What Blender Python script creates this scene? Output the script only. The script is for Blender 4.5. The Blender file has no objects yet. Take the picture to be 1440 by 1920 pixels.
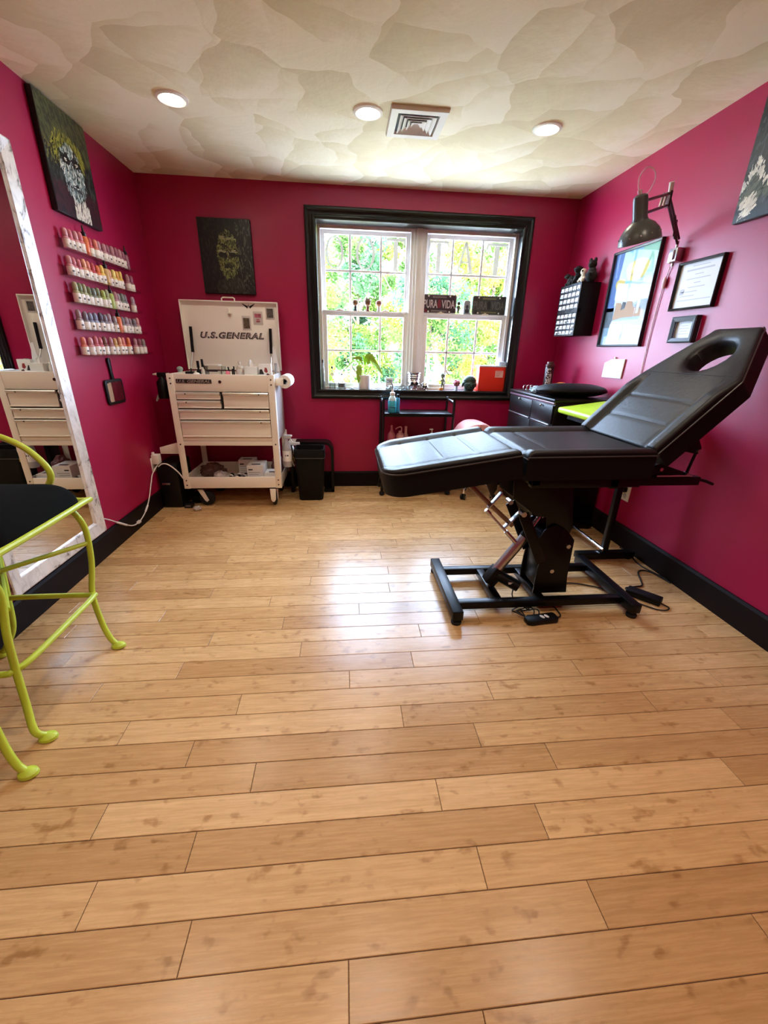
import bpy, bmesh, math, random
from mathutils import Vector, Matrix, Quaternion, noise as mnoise
rnd = random.Random(7)
PI = math.pi
scn = bpy.context.scene
COL = scn.collection
V = Vector

# ---------------------------------------------------------------- room constants (metres)
XL, XR, YB, YF, ZC = -1.516, 1.931, 3.858, -1.9, 2.419
WT = 0.20
CAM_H = 1.25

# ---------------------------------------------------------------- materials
def lin(c):
    return tuple(((x/255)/12.92 if x/255 <= 0.04045 else (((x/255)+0.055)/1.055)**2.4) for x in c)

MATS = {}
def PM(name, col, rough=0.5, metal=0.0, spec=0.5, coat=0.0, trans=0.0, alpha=1.0, emit=None, es=0.0,
       bump=None, var=None, ior=1.45, sheen=0.0, attr=None, sss=0.0):
    if name in MATS: return MATS[name]
    m = bpy.data.materials.new(name); m.use_nodes = True
    nt = m.node_tree; N = nt.nodes; L = nt.links
    b = N['Principled BSDF']
    c = lin(col) + (1,)
    b.inputs['Base Color'].default_value = c
    b.inputs['Roughness'].default_value = rough
    b.inputs['Metallic'].default_value = metal
    b.inputs['Specular IOR Level'].default_value = spec
    b.inputs['Coat Weight'].default_value = coat
    b.inputs['Coat Roughness'].default_value = 0.1
    b.inputs['Transmission Weight'].default_value = trans
    b.inputs['IOR'].default_value = ior
    b.inputs['Alpha'].default_value = alpha
    b.inputs['Sheen Weight'].default_value = sheen
    if sss: b.inputs['Subsurface Weight'].default_value = sss
    if emit:
        b.inputs['Emission Color'].default_value = lin(emit) + (1,)
        b.inputs['Emission Strength'].default_value = es
    if attr:
        a = N.new('ShaderNodeVertexColor'); a.layer_name = attr
        L.new(a.outputs['Color'], b.inputs['Base Color'])
    if bump or var:
        tc = N.new('ShaderNodeTexCoord')
    if var:      # (scale, amount)
        n = N.new('ShaderNodeTexNoise'); n.inputs['Scale'].default_value = var[0]; n.inputs['Detail'].default_value = 4
        L.new(tc.outputs['Object'], n.inputs['Vector'])
        mr = N.new('ShaderNodeMapRange'); mr.inputs[1].default_value = .3; mr.inputs[2].default_value = .7
        mr.inputs[3].default_value = 1-var[1]; mr.inputs[4].default_value = 1+var[1]
        L.new(n.outputs['Fac'], mr.inputs[0])
        mx = N.new('ShaderNodeVectorMath'); mx.operation = 'SCALE'; mx.inputs[0].default_value = c[:3]
        L.new(mr.outputs[0], mx.inputs['Scale']); L.new(mx.outputs[0], b.inputs['Base Color'])
    if bump:     # (scale, strength)
        n2 = N.new('ShaderNodeTexNoise'); n2.inputs['Scale'].default_value = bump[0]; n2.inputs['Detail'].default_value = 3
        L.new(tc.outputs['Object'], n2.inputs['Vector'])
        bp = N.new('ShaderNodeBump'); bp.inputs['Strength'].default_value = bump[1]; bp.inputs['Distance'].default_value = bump[2] if len(bump) > 2 else 0.01
        L.new(n2.outputs['Fac'], bp.inputs['Height']); L.new(bp.outputs[0], b.inputs['Normal'])
    MATS[name] = m
    return m

def pane_material(name, tint=(1, 1, 1), refl=1.0, rough=0.0):
    if name in MATS: return MATS[name]
    m = bpy.data.materials.new(name); m.use_nodes = True
    nt = m.node_tree; N = nt.nodes; L = nt.links
    N.clear()
    o = N.new('ShaderNodeOutputMaterial'); t = N.new('ShaderNodeBsdfTransparent'); g = N.new('ShaderNodeBsdfGlossy')
    t.inputs[0].default_value = tint + (1,); g.inputs['Roughness'].default_value = rough
    f = N.new('ShaderNodeLayerWeight'); f.inputs[0].default_value = .5
    pw = N.new('ShaderNodeMath'); pw.operation = 'POWER'; pw.inputs[1].default_value = 5.0
    mu = N.new('ShaderNodeMath'); mu.operation = 'MULTIPLY_ADD'; mu.inputs[1].default_value = .9*min(1.0, refl); mu.inputs[2].default_value = .04*refl
    mx = N.new('ShaderNodeMixShader')
    L.new(f.outputs['Facing'], pw.inputs[0]); L.new(pw.outputs[0], mu.inputs[0]); L.new(mu.outputs[0], mx.inputs[0])
    L.new(t.outputs[0], mx.inputs[1]); L.new(g.outputs[0], mx.inputs[2]); L.new(mx.outputs[0], o.inputs[0])
    MATS[name] = m
    return m

# paint, wood, ceiling ------------------------------------------------------------
WALL = PM('crimson_paint', (158, 13, 64), rough=0.40, spec=0.5, bump=(260, 0.10, 0.002), var=(1.3, 0.05))

def floor_material():
    m = bpy.data.materials.new('bamboo_planks'); m.use_nodes = True
    nt = m.node_tree; N = nt.nodes; L = nt.links; b = N['Principled BSDF']
    tc = N.new('ShaderNodeTexCoord'); vc = N.new('ShaderNodeVertexColor'); vc.layer_name = 'plank'
    sep = N.new('ShaderNodeSeparateColor'); L.new(vc.outputs[0], sep.inputs[0])
    sc = N.new('ShaderNodeVectorMath'); sc.operation = 'SCALE'; sc.inputs['Scale'].default_value = 37.0
    L.new(vc.outputs[0], sc.inputs[0])
    ad = N.new('ShaderNodeVectorMath'); ad.operation = 'ADD'
    L.new(tc.outputs['Object'], ad.inputs[0]); L.new(sc.outputs[0], ad.inputs[1])
    def noise(scale, mul, detail=4, rough=.55):
        mp = N.new('ShaderNodeVectorMath'); mp.operation = 'MULTIPLY'; mp.inputs[1].default_value = mul
        L.new(ad.outputs[0], mp.inputs[0])
        n = N.new('ShaderNodeTexNoise'); n.inputs['Scale'].default_value = scale; n.inputs['Detail'].default_value = detail
        n.inputs['Roughness'].default_value = rough
        L.new(mp.outputs[0], n.inputs['Vector']); return n
    def ramp(src, stops):
        r = N.new('ShaderNodeValToRGB'); e = r.color_ramp.elements
        e[0].position, e[0].color = stops[0][0], stops[0][1] + (1,); e[1].position, e[1].color = stops[-1][0], stops[-1][1] + (1,)
        for p, c in stops[1:-1]:
            x = e.new(p); x.color = c + (1,)
        L.new(src, r.inputs[0]); return r
    def mix(a, bq, mode='MULTIPLY', fac=1.0):
        x = N.new('ShaderNodeMix'); x.data_type = 'RGBA'; x.blend_type = mode; x.inputs['Factor'].default_value = fac
        L.new(a, x.inputs['A']); L.new(bq, x.inputs['B']); return x.outputs['Result']
    grain = noise(6, (1.5, 26, 1), 6, .65)
    strip = noise(3, (.35, 17, 1), 2)
    knuck = noise(1, (22, 34, 1), 2, .5)
    kmask = noise(1, (4.5, 16, 1), 1)
    base = ramp(sep.outputs[0], [(0, lin((190, 147, 98))), (.35, lin((203, 161, 110))), (.7, lin((211, 169, 117))), (1, lin((219, 179, 128)))])
    gr = ramp(grain.outputs['Fac'], [(.25, (.80, .77, .72)), (.5, (.97, .97, .96)), (.75, (1.06, 1.07, 1.07))])
    stc = ramp(strip.outputs['Fac'], [(.35, (.92, .90, .87)), (.65, (1.03, 1.03, 1.03))])
    kn = ramp(knuck.outputs['Fac'], [(.57, (1, 1, 1)), (.70, (.66, .58, .49))])
    km = ramp(kmask.outputs['Fac'], [(.46, (0, 0, 0)), (.54, (1, 1, 1))])
    c = mix(base.outputs[0], gr.outputs[0]); c = mix(c, stc.outputs[0])
    c2 = mix(c, kn.outputs[0])
    mm = N.new('ShaderNodeMix'); mm.data_type = 'RGBA'
    L.new(km.outputs[0], mm.inputs['Factor']); L.new(c, mm.inputs['A']); L.new(c2, mm.inputs['B'])
    L.new(mm.outputs['Result'], b.inputs['Base Color'])
    rr = N.new('ShaderNodeMapRange'); rr.inputs[3].default_value = .20; rr.inputs[4].default_value = .34
    L.new(grain.outputs['Fac'], rr.inputs[0]); L.new(rr.outputs[0], b.inputs['Roughness'])
    b.inputs['Specular IOR Level'].default_value = .40
    bp = N.new('ShaderNodeBump'); bp.inputs['Strength'].default_value = .12; bp.inputs['Distance'].default_value = .001
    L.new(grain.outputs['Fac'], bp.inputs['Height'])
    big = noise(1, (3, 9, 1), 1)
    bp2 = N.new('ShaderNodeBump'); bp2.inputs['Strength'].default_value = .25; bp2.inputs['Distance'].default_value = .004
    L.new(big.outputs['Fac'], bp2.inputs['Height']); L.new(bp2.outputs[0], bp.inputs['Normal'])
    L.new(bp.outputs[0], b.inputs['Normal'])
    return m

def ceiling_material():
    """hand-trowelled plaster: overlapping fan-shaped strokes, each with its own direction and a lighter ridge on its outer rim"""
    m = bpy.data.materials.new('swirl_plaster'); m.use_nodes = True
    nt = m.node_tree; N = nt.nodes; L = nt.links; b = N['Principled BSDF']
    tc = N.new('ShaderNodeTexCoord')
    def math_(op, a, c=None, k=None):
        x = N.new('ShaderNodeMath'); x.operation = op
        L.new(a, x.inputs[0])
        if c is not None: L.new(c, x.inputs[1])
        if k is not None: x.inputs[1].default_value = k
        return x.outputs[0]
    wn = N.new('ShaderNodeTexNoise'); wn.inputs['Scale'].default_value = 2.6; wn.inputs['Detail'].default_value = 2
    L.new(tc.outputs['Object'], wn.inputs['Vector'])
    ws = N.new('ShaderNodeVectorMath'); ws.operation = 'SCALE'; ws.inputs['Scale'].default_value = .26
    L.new(wn.outputs['Color'], ws.inputs[0])
    ad = N.new('ShaderNodeVectorMath'); ad.operation = 'ADD'
    L.new(tc.outputs['Object'], ad.inputs[0]); L.new(ws.outputs[0], ad.inputs[1])
    vals = []; hts = []
    for sc_, off in ((2.3, 0.0), (2.9, 5.3)):
        o2 = N.new('ShaderNodeVectorMath'); o2.operation = 'ADD'; o2.inputs[1].default_value = (off, off*.7, 0)
        L.new(ad.outputs[0], o2.inputs[0])
        vo = N.new('ShaderNodeTexVoronoi'); vo.voronoi_dimensions = '2D'; vo.inputs['Scale'].default_value = sc_
        L.new(o2.outputs[0], vo.inputs['Vector'])
        d = N.new('ShaderNodeVectorMath'); d.operation = 'SUBTRACT'
        L.new(o2.outputs[0], d.inputs[0]); L.new(vo.outputs['Position'], d.inputs[1])
        sp = N.new('ShaderNodeSeparateColor'); L.new(vo.outputs['Color'], sp.inputs[0])
        ang = math_('MULTIPLY', sp.outputs[0], k=2.2)
        rot = N.new('ShaderNodeVectorRotate'); rot.rotation_type = 'Z_AXIS'
        L.new(d.outputs[0], rot.inputs['Vector']); L.new(ang, rot.inputs['Angle'])
        sx = N.new('ShaderNodeSeparateXYZ'); L.new(rot.outputs[0], sx.inputs[0])
        vals.append(math_('ADD', math_('MULTIPLY', sx.outputs['Y'], k=1.5), math_('MULTIPLY', sp.outputs[1], k=.35)))
        hts.append(vo.outputs['Distance'])
        # fine brush lines along the stroke
        mp = N.new('ShaderNodeVectorMath'); mp.operation = 'MULTIPLY'; mp.inputs[1].default_value = (46, 5, 1)
        L.new(rot.outputs[0], mp.inputs[0])
        bn = N.new('ShaderNodeTexNoise'); bn.inputs['Scale'].default_value = 1; bn.inputs['Detail'].default_value = 3
        L.new(mp.outputs[0], bn.inputs['Vector']); vals.append(math_('MULTIPLY', bn.outputs['Fac'], k=.22))
    fine = N.new('ShaderNodeTexNoise'); fine.inputs['Scale'].default_value = 16; fine.inputs['Detail'].default_value = 8; fine.inputs['Roughness'].default_value = .7
    L.new(tc.outputs['Object'], fine.inputs['Vector'])
    v = math_('MULTIPLY', fine.outputs['Fac'], k=.38)
    for x in vals: v = math_('ADD', v, x)
    r = N.new('ShaderNodeValToRGB'); e = r.color_ramp.elements
    e[0].position = .22; e[0].color = lin((217, 206, 171)) + (1,); e[1].position = 1.0; e[1].color = lin((248, 243, 220)) + (1,)
    mid = e.new(.60); mid.color = lin((230, 221, 188)) + (1,)
    L.new(v, r.inputs[0]); L.new(r.outputs[0], b.inputs['Base Color'])
    b.inputs['Roughness'].default_value = .72; b.inputs['Specular IOR Level'].default_value = .3
    bp = N.new('ShaderNodeBump'); bp.inputs['Strength'].default_value = .45; bp.inputs['Distance'].default_value = .010
    L.new(v, bp.inputs['Height']); L.new(bp.outputs[0], b.inputs['Normal'])
    return m

FLOORM = floor_material(); CEILM = ceiling_material()
BASEB = PM('dark_brown_baseboard', (20, 10, 8), rough=.6, spec=.2, var=(6, .15))
BLKTRIM = PM('black_green_trim', (13, 19, 17), rough=.28, spec=.5)
VINYL = PM('white_vinyl', (246, 245, 243), rough=.35)
WHITE = PM('white_enamel', (246, 240, 230), rough=.38, spec=.5, bump=(500, .05, .001))
WHITEP = PM('white_plastic', (238, 236, 232), rough=.45)
PAPER = PM('white_paper', (240, 240, 238), rough=.8)
CHROME = PM('chrome', (225, 225, 228), rough=.12, metal=1)
STEEL = PM('brushed_steel', (190, 190, 192), rough=.3, metal=1)
BLKM = PM('black_metal', (6, 6, 7), rough=.36, spec=.28)
BLKP = PM('black_plastic', (10, 10, 11), rough=.45, spec=.3)
BLKR = PM('black_rubber', (12, 12, 12), rough=.7)
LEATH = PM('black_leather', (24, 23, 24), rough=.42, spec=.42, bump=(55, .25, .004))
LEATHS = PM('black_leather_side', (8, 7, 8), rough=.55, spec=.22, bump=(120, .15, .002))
PIPE = PM('grey_piping', (62, 60, 60), rough=.35)
SEAM = PM('black_seam', (9, 9, 9), rough=.6)
LIME = PM('lime_powdercoat', (186, 204, 62), rough=.38, spec=.5, bump=(90, .12, .002))
LIMEV = PM('lime_vinyl', (190, 226, 60), rough=.35, spec=.5)
FABR = PM('black_fabric', (14, 15, 14), rough=.95, spec=.1, bump=(420, .4, .003))
PINK = PM('dusty_pink_vinyl', (226, 160, 158), rough=.45)
MIRR = PM('mirror_glass', (232, 236, 234), rough=.0, metal=1)
DGREY = PM('dark_grey_enamel', (74, 78, 76), rough=.32, spec=.6)
RUST = PM('dark_bronze_metal', (70, 42, 46), rough=.4, metal=.6)
CORDW = PM('white_cord', (232, 228, 226), rough=.5)
CORDP = PM('pale_pink_cord', (226, 190, 200), rough=.5)
CORDB = PM('black_cord', (14, 13, 14), rough=.5)
CLEAR = pane_material('clear_acrylic', (.97, .97, .97), 1.6, .04)
GLASS = pane_material('window_glass', (.97, .985, .975), .8)
PICGL = pane_material('picture_glass', (1, 1, 1), .16, .02)
BOTGL = pane_material('bottle_glass', (.86, .92, .90), 2.2)
_n = BOTGL.node_tree; _lw = _n.nodes.new('ShaderNodeLayerWeight'); _lw.inputs[0].default_value = .5; _rp = _n.nodes.new('ShaderNodeValToRGB')
_rp.color_ramp.elements[0].position = .25; _rp.color_ramp.elements[0].color = (.80, .86, .85, 1); _rp.color_ramp.elements[1].position = .85; _rp.color_ramp.elements[1].color = (.010, .014, .014, 1)
_n.links.new(_lw.outputs['Facing'], _rp.inputs[0]); _n.links.new(_rp.outputs[0], [x for x in _n.nodes if x.type == 'BSDF_TRANSPARENT'][0].inputs[0])

# ---------------------------------------------------------------- building helpers
WM = {}      # world matrix of every root / part (kept here, no depsgraph needed)

class MB:
    """collects geometry in world coordinates and links it as one mesh object"""
    def __init__(s):
        s.bm = bmesh.new(); s.slots = []
    def _mi(s, m):
        if m not in s.slots: s.slots.append(m)
        return s.slots.index(m)
    def _merge(s, tb, m, M=None, smooth=False):
        mi = s._mi(m)
        if M is not None: bmesh.ops.transform(tb, matrix=M, verts=tb.verts)
        tb.verts.index_update()
        vs = [s.bm.verts.new(v.co) for v in tb.verts]
        for f in tb.faces:
            try: nf = s.bm.faces.new([vs[v.index] for v in f.verts])
            except ValueError: continue
            nf.material_index = mi; nf.smooth = smooth
        tb.free()
        return s
    def box(s, a, b, m, bev=0.0, M=None, seg=2):
        tb = bmesh.new(); bmesh.ops.create_cube(tb, size=1)
        lo = V((min(a[i], b[i]) for i in range(3))); hi = V((max(a[i], b[i]) for i in range(3)))
        sz = hi-lo
        for v in tb.verts: v.co = V((lo[i] + (v.co[i]+.5)*sz[i] for i in range(3)))
        if bev > 0:
            bmesh.ops.bevel(tb, geom=list(tb.edges), offset=min(bev, min(sz)*.49), segments=seg, profile=.5, affect='EDGES')
        return s._merge(tb, m, M, bev > 0)
    def cyl(s, p0, p1, r, m, r2=None, n=20, caps=True):
        p0, p1 = V(p0), V(p1); d = p1-p0
        tb = bmesh.new()
        bmesh.ops.create_cone(tb, cap_ends=caps, cap_tris=False, segments=n, radius1=r, radius2=r if r2 is None else r2, depth=d.length)
        M = Matrix.Translation((p0+p1)/2) @ d.to_track_quat('Z', 'Y').to_matrix().to_4x4()
        return s._merge(tb, m, M, True)
    def lathe(s, prof, m, org=(0, 0, 0), n=24, axis=(0, 0, 1), sx=1, sy=1):
        tb = bmesh.new(); rings = []
        for r, z in prof:
            if r < 1e-6: rings.append([tb.verts.new((0, 0, z))])
            else: rings.append([tb.verts.new((r*math.cos(2*PI*k/n)*sx, r*math.sin(2*PI*k/n)*sy, z)) for k in range(n)])
        for A, B in zip(rings, rings[1:]):
            for k in range(n):
                q = [A[k % len(A)], A[(k+1) % len(A)], B[(k+1) % len(B)], B[k % len(B)]]
                q2 = []
                for v in q:
                    if v not in q2: q2.append(v)
                if len(q2) > 2: tb.faces.new(q2)
        M = Matrix.Translation(V(org)) @ V(axis).normalized().to_track_quat('Z', 'Y').to_matrix().to_4x4()
        return s._merge(tb, m, M, True)
    def tube(s, pts, r, m, n=10, closed=False, smooth_pts=0, caps=True):
        P = [V(p) for p in pts]
        if smooth_pts: P = catmull(P, smooth_pts, closed)
        R = r if isinstance(r, (list, tuple)) else None
        tb = bmesh.new(); rings = []; up = None; N = len(P)
        for i, p in enumerate(P):
            if closed: t = P[(i+1) % N]-P[(i-1) % N]
            else: t = P[min(i+1, N-1)]-P[max(i-1, 0)]
            if t.length < 1e-9: t = V((0, 0, 1))
            t.normalize()
            if up is None:
                up = V((0, 0, 1)) if abs(t.z) < .9 else V((1, 0, 0))
            u = (up-t*up.dot(t))
            if u.length < 1e-6: u = t.orthogonal()
            u.normalize(); w = t.cross(u); up = u
            rr = r if R is None else R[min(len(R)-1, int(i*len(R)/N))] if len(R) != N else R[i]
            rings.append([tb.verts.new(p+(u*math.cos(2*PI*k/n)+w*math.sin(2*PI*k/n))*rr) for k in range(n)])
        for i in range(N if closed else N-1):
            A, B = rings[i], rings[(i+1) % N]
            for k in range(n): tb.faces.new([A[k], A[(k+1) % n], B[(k+1) % n], B[k]])
        if caps and not closed:
            tb.faces.new(rings[0][::-1]); tb.faces.new(rings[-1])
        return s._merge(tb, m, None, True)
    def bar(s, p0, p1, w, h, m, bev=.003, up=(0, 0, 1)):
        """rectangular bar from p0 to p1: w across, h along up"""
        p0, p1 = V(p0), V(p1); d = (p1-p0); L = d.length; x = d.normalized(); u = V(up); z = (u-x*u.dot(x)).normalized(); y = z.cross(x)
        M = Matrix.Translation((p0+p1)/2) @ Matrix((x, y, z)).transposed().to_4x4()
        return s.box((-L/2, -w/2, -h/2), (L/2, w/2, h/2), m, bev, M)
    def prism(s, poly, ax, t0, t1, m, bev=0.0):
        """polygon in the plane normal to axis ax (0,1,2), extruded from t0 to t1"""
        tb = bmesh.new()
        def mk(q, t):
            c = list(q); c.insert(ax, t); return tb.verts.new(c)
        A = [mk(q, t0) for q in poly]; B = [mk(q, t1) for q in poly]; n = len(poly)
        tb.faces.new(A); tb.faces.new(B[::-1])
        for i in range(n): tb.faces.new([A[i], B[i], B[(i+1) % n], A[(i+1) % n]])
        bmesh.ops.recalc_face_normals(tb, faces=tb.faces)
        if bev: bmesh.ops.bevel(tb, geom=list(tb.edges), offset=bev, segments=2, profile=.5, affect='EDGES')
        return s._merge(tb, m, None, bev > 0)
    def ell(s, c, r, m, rot=None, nu=20, nv=14):
        tb = bmesh.new(); bmesh.ops.create_uvsphere(tb, u_segments=nu, v_segments=nv, radius=1)
        r = (r, r, r) if isinstance(r, (int, float)) else r
        M = Matrix.Translation(V(c)) @ (rot.to_4x4() if rot else Matrix()) @ Matrix.Diagonal((*r, 1))
        return s._merge(tb, m, M, True)
    def poly(s, pts, m, smooth=False):
        vs = [s.bm.verts.new(p) for p in pts]
        f = s.bm.faces.new(vs); f.material_index = s._mi(m); f.smooth = smooth
        return s
    def grid(s, rows, m, smooth=True, closed=False):
        vr = [[s.bm.verts.new(p) for p in r] for r in rows]; mi = s._mi(m)
        for A, B in zip(vr, vr[1:]):
            n = len(A)
            for k in range(n if closed else n-1):
                f = s.bm.faces.new([A[k], A[(k+1) % n], B[(k+1) % n], B[k]]); f.material_index = mi; f.smooth = smooth
        return s
    def mesh(s, me_src, m, M):
        tb = bmesh.new(); tb.from_mesh(me_src); return s._merge(tb, m, M, False)
    def build(s, name, parent=None, angle=35, label=None, recalc=True, colors=None):
        bm = s.bm
        if recalc: bmesh.ops.recalc_face_normals(bm, faces=bm.faces)
        if parent is not None: bmesh.ops.transform(bm, matrix=WM[parent.name].inverted(), verts=bm.verts)
        me = bpy.data.meshes.new(name); bm.to_mesh(me); bm.free()
        for m in s.slots: me.materials.append(m)
        if any(p.use_smooth for p in me.polygons): me.set_sharp_from_angle(angle=math.radians(angle))
        o = bpy.data.objects.new(name, me); COL.objects.link(o)
        if parent is not None:
            o.parent = parent; WM[o.name] = WM[parent.name].copy()
        else: WM[o.name] = Matrix()
        if label: o['label'] = label
        return o

def catmull(P, k, closed=False):
    out = []; n = len(P)
    rng = range(n) if closed else range(n-1)
    for i in rng:
        p0 = P[(i-1) % n] if closed or i > 0 else P[0]*2-P[1]
        p1 = P[i]; p2 = P[(i+1) % n]
        p3 = P[(i+2) % n] if closed or i+2 < n else P[-1]*2-P[-2]
        for j in range(k):
            t = j/k
            out.append(.5*((2*p1)+(p2-p0)*t+(2*p0-5*p1+4*p2-p3)*t*t+(3*p1-p0-3*p2+p3)*t**3))
    if not closed: out.append(P[-1].copy())
    return out

def tag(o, label=None, cat=None, group=None, kind=None):
    if label: o['label'] = label
    if cat: o['category'] = cat
    if group: o['group'] = group
    if kind: o['kind'] = kind
    return o

def thing(name, label, cat, loc=(0, 0, 0), rotz=0.0, group=None):
    o = bpy.data.objects.new(name, None); COL.objects.link(o)
    o.empty_display_size = .05
    o.location = loc; o.rotation_euler = (0, 0, rotz)
    WM[o.name] = Matrix.Translation(V(loc)) @ Matrix.Rotation(rotz, 4, 'Z')
    return tag(o, label, cat, group)

def struct(o):
    o['kind'] = 'structure'; return o

def dup(root, loc, rotz=None, label=None, group=None, swap=None):
    r = root.copy(); COL.objects.link(r); r.location = loc
    if rotz is not None: r.rotation_euler = (0, 0, rotz)
    if label: r['label'] = label
    if group: r['group'] = group
    def rec(src, dst):
        for ch in list(src.children):
            c = ch.copy(); COL.objects.link(c); c.parent = dst
            if swap:
                for i, sl in enumerate(c.material_slots):
                    if sl.material in swap:
                        sl.link = 'OBJECT'; sl.material = swap[sl.material]
            rec(ch, c)
    rec(root, r)
    return r

_tc = {}
def text_mesh(txt, bold=0.0, shear=0.0, space=1.0, extrude=0.0):
    key = (txt, bold, shear, space, extrude)
    if key in _tc: return _tc[key]
    cu = bpy.data.curves.new('t', 'FONT'); cu.body = txt; cu.size = 1; cu.offset = bold; cu.shear = shear; cu.space_character = space
    cu.extrude = extrude; cu.resolution_u = 3
    o = bpy.data.objects.new('t', cu); COL.objects.link(o)
    bpy.context.view_layer.update()
    dg = bpy.context.evaluated_depsgraph_get()
    me = bpy.data.meshes.new_from_object(o.evaluated_get(dg))
    bpy.data.objects.remove(o); bpy.data.curves.remove(cu)
    xs = [v.co.x for v in me.vertices]; ys = [v.co.y for v in me.vertices]
    _tc[key] = (me, min(xs), max(xs), min(ys), max(ys)); return _tc[key]

def put_text(mb, txt, m, o, x, y, w, h, **k):
    """text filling a w x h rectangle whose lower-left corner is o, along directions x and y"""
    me, x0, x1, y0, y1 = text_mesh(txt, **k)
    x, y = V(x).normalized(), V(y).normalized(); z = x.cross(y)
    M = Matrix.Translation(V(o)) @ Matrix((x, y, z)).transposed().to_4x4() @ Matrix.Diagonal((w/(x1-x0), h/(y1-y0), 1, 1)) @ Matrix.Translation((-x0, -y0, 0))
    return mb.mesh(me, m, M)

# ================================================================= THE ROOM
# floor: rows of planks with the photographed joint positions, thin dark gaps between them
PW, PL, PY0 = .0972, .9715, .4787
JOINT = {-2: .264, -1: -.008, 0: -.372, 1: -.631, 2: -.423, 3: -.703, 4: -.3, 5: -.523, 6: -.776, 7: -.411, 8: .005, 9: -.693,
         10: -.21, 11: -.626, 12: -.313, 13: -.911, 14: -.406, 15: -.734, 16: -.21, 17: -.72, 18: -.174, 19: -.748, 20: -.255, 21: .349}
bm = bmesh.new(); pcol = []
g = .0008
k0 = int(math.floor((YF-PY0)/PW)); k1 = int(math.ceil((YB-PY0)/PW))
for k in range(k0, k1):
    ya, yb = max(YF, PY0+k*PW), min(YB, PY0+(k+1)*PW)
    if yb-ya < .004: continue
    j = JOINT.get(k, rnd.uniform(-.6, .4))
    x = j-PL*5
    while x < XR:
        xa, xb = max(x, XL), min(x+PL, XR); x += PL
        if xb-xa < .004: continue
        c = (rnd.random(), rnd.random(), rnd.random(), 1)
        e = .0012
        a0, a1, b0, b1 = xa+g, xb-g, ya+g, yb-g
        top = [bm.verts.new(p) for p in ((a0+e, b0+e, 0), (a1-e, b0+e, 0), (a1-e, b1-e, 0), (a0+e, b1-e, 0))]
        low = [bm.verts.new(p) for p in ((a0, b0, -.0012), (a1, b0, -.0012), (a1, b1, -.0012), (a0, b1, -.0012))]
        bm.faces.new(top); pcol.append(c)
        for i in range(4):
            bm.faces.new([low[i], low[(i+1) % 4], top[(i+1) % 4], top[i]]); pcol.append(c)
me = bpy.data.meshes.new('floor')
ng = len(pcol)
vs = [bm.verts.new(p) for p in ((XL-.1, YF-.1, -.0012), (XR+.1, YF-.1, -.0012), (XR+.1, YB+.1, -.0012), (XL-.1, YB+.1, -.0012))]
f = bm.faces.new(vs); f.material_index = 1
vs2 = [bm.verts.new((v.co.x, v.co.y, -.12)) for v in vs]
for q in ([vs2[3], vs2[2], vs2[1], vs2[0]], *[[vs2[i], vs2[(i+1) % 4], vs[(i+1) % 4], vs[i]] for i in range(4)]):
    bm.faces.new(q).material_index = 1
bm.to_mesh(me); bm.free()
me.materials.append(FLOORM); me.materials.append(PM('floor_gap', (70, 44, 24), rough=.8))
ca = me.color_attributes.new('plank', 'FLOAT_COLOR', 'CORNER')
for p in me.polygons:
    c = pcol[p.index] if p.index < ng else (0, 0, 0, 1)
    for li in p.loop_indices: ca.data[li].color = c
fo = bpy.data.objects.new('floor', me); COL.objects.link(fo); struct(fo)

struct(MB().box((XL-.2, YF-.2, ZC), (XR+.2, YB+.2, ZC+.12), CEILM).build('ceiling'))
struct(MB().box((XL-.15, YF-.15, -.1), (XL, YB+WT, ZC), WALL).build('wall_left'))
struct(MB().box((XR, YF-.15, -.1), (XR+.15, YB+WT, ZC), WALL).build('wall_right'))
struct(MB().box((XL, YF-.15, -.1), (XR, YF, ZC), WALL).build('wall_front'))
# back wall with the window opening
OX0, OX1, OZ0, OZ1 = -.213, 1.507, .898, 2.196
wb = MB()
wb.box((XL, YB, -.1), (OX0, YB+WT, ZC), WALL); wb.box((OX1, YB, -.1), (XR, YB+WT, ZC), WALL)
wb.box((OX0, YB, -.1), (OX1, YB+WT, OZ0), WALL); wb.box((OX0, YB, OZ1), (OX1, YB+WT, ZC), WALL)
struct(wb.build('wall_back'))
# baseboards
BH = .148
bb = [(XL, 0), (XL+.016, 0), (XL+.016, BH-.014), (XL+.009, BH), (XL, BH)]
struct(MB().prism([(x, z) for x, z in bb], 1, YF, YB, BASEB).build('baseboard_left'))
struct(MB().prism([(XR-(x-XL), z) for x, z in bb], 1, YF, YB, BASEB).build('baseboard_right'))
struct(MB().prism([(YB-(x-XL), z) for x, z in bb], 0, XL+.016, XR-.016, BASEB).build('baseboard_back'))
struct(MB().prism([(YF+(x-XL), z) for x, z in bb], 0, XL+.016, XR-.016, BASEB).build('baseboard_front'))

# ----------------------------------------------------------------- window casing (black), reveal and sill
def casing_rows(prof, x0, x1, z0, z1):
    """mitred picture-frame moulding: prof = [(inset from the outer edge, depth off the wall)]"""
    rows = []
    for ins, d in prof:
        rows.append([(x0+ins, YB-d, z0+ins), (x1-ins, YB-d, z0+ins), (x1-ins, YB-d, z1-ins), (x0+ins, YB-d, z1-ins)])
    return rows
mb = MB()
cp = [(0, 0), (0, .022), (.008, .028), (.018, .028), (.024, .022), (.030, .018), (.055, .015), (.060, .019), (.070, .019), (.080, .012), (.080, -.012)]
mb.grid(casing_rows(cp, -.292, 1.562, .832, 2.276), BLKTRIM, smooth=False, closed=True)
REV = .125
mb.box((OX0-.004, YB-.01, OZ0-.02), (OX0+.006, YB+REV, OZ1+.02), BLKTRIM)
mb.box((OX1-.006, YB-.01, OZ0-.02), (OX1+.004, YB+REV, OZ1+.02), BLKTRIM)
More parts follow.
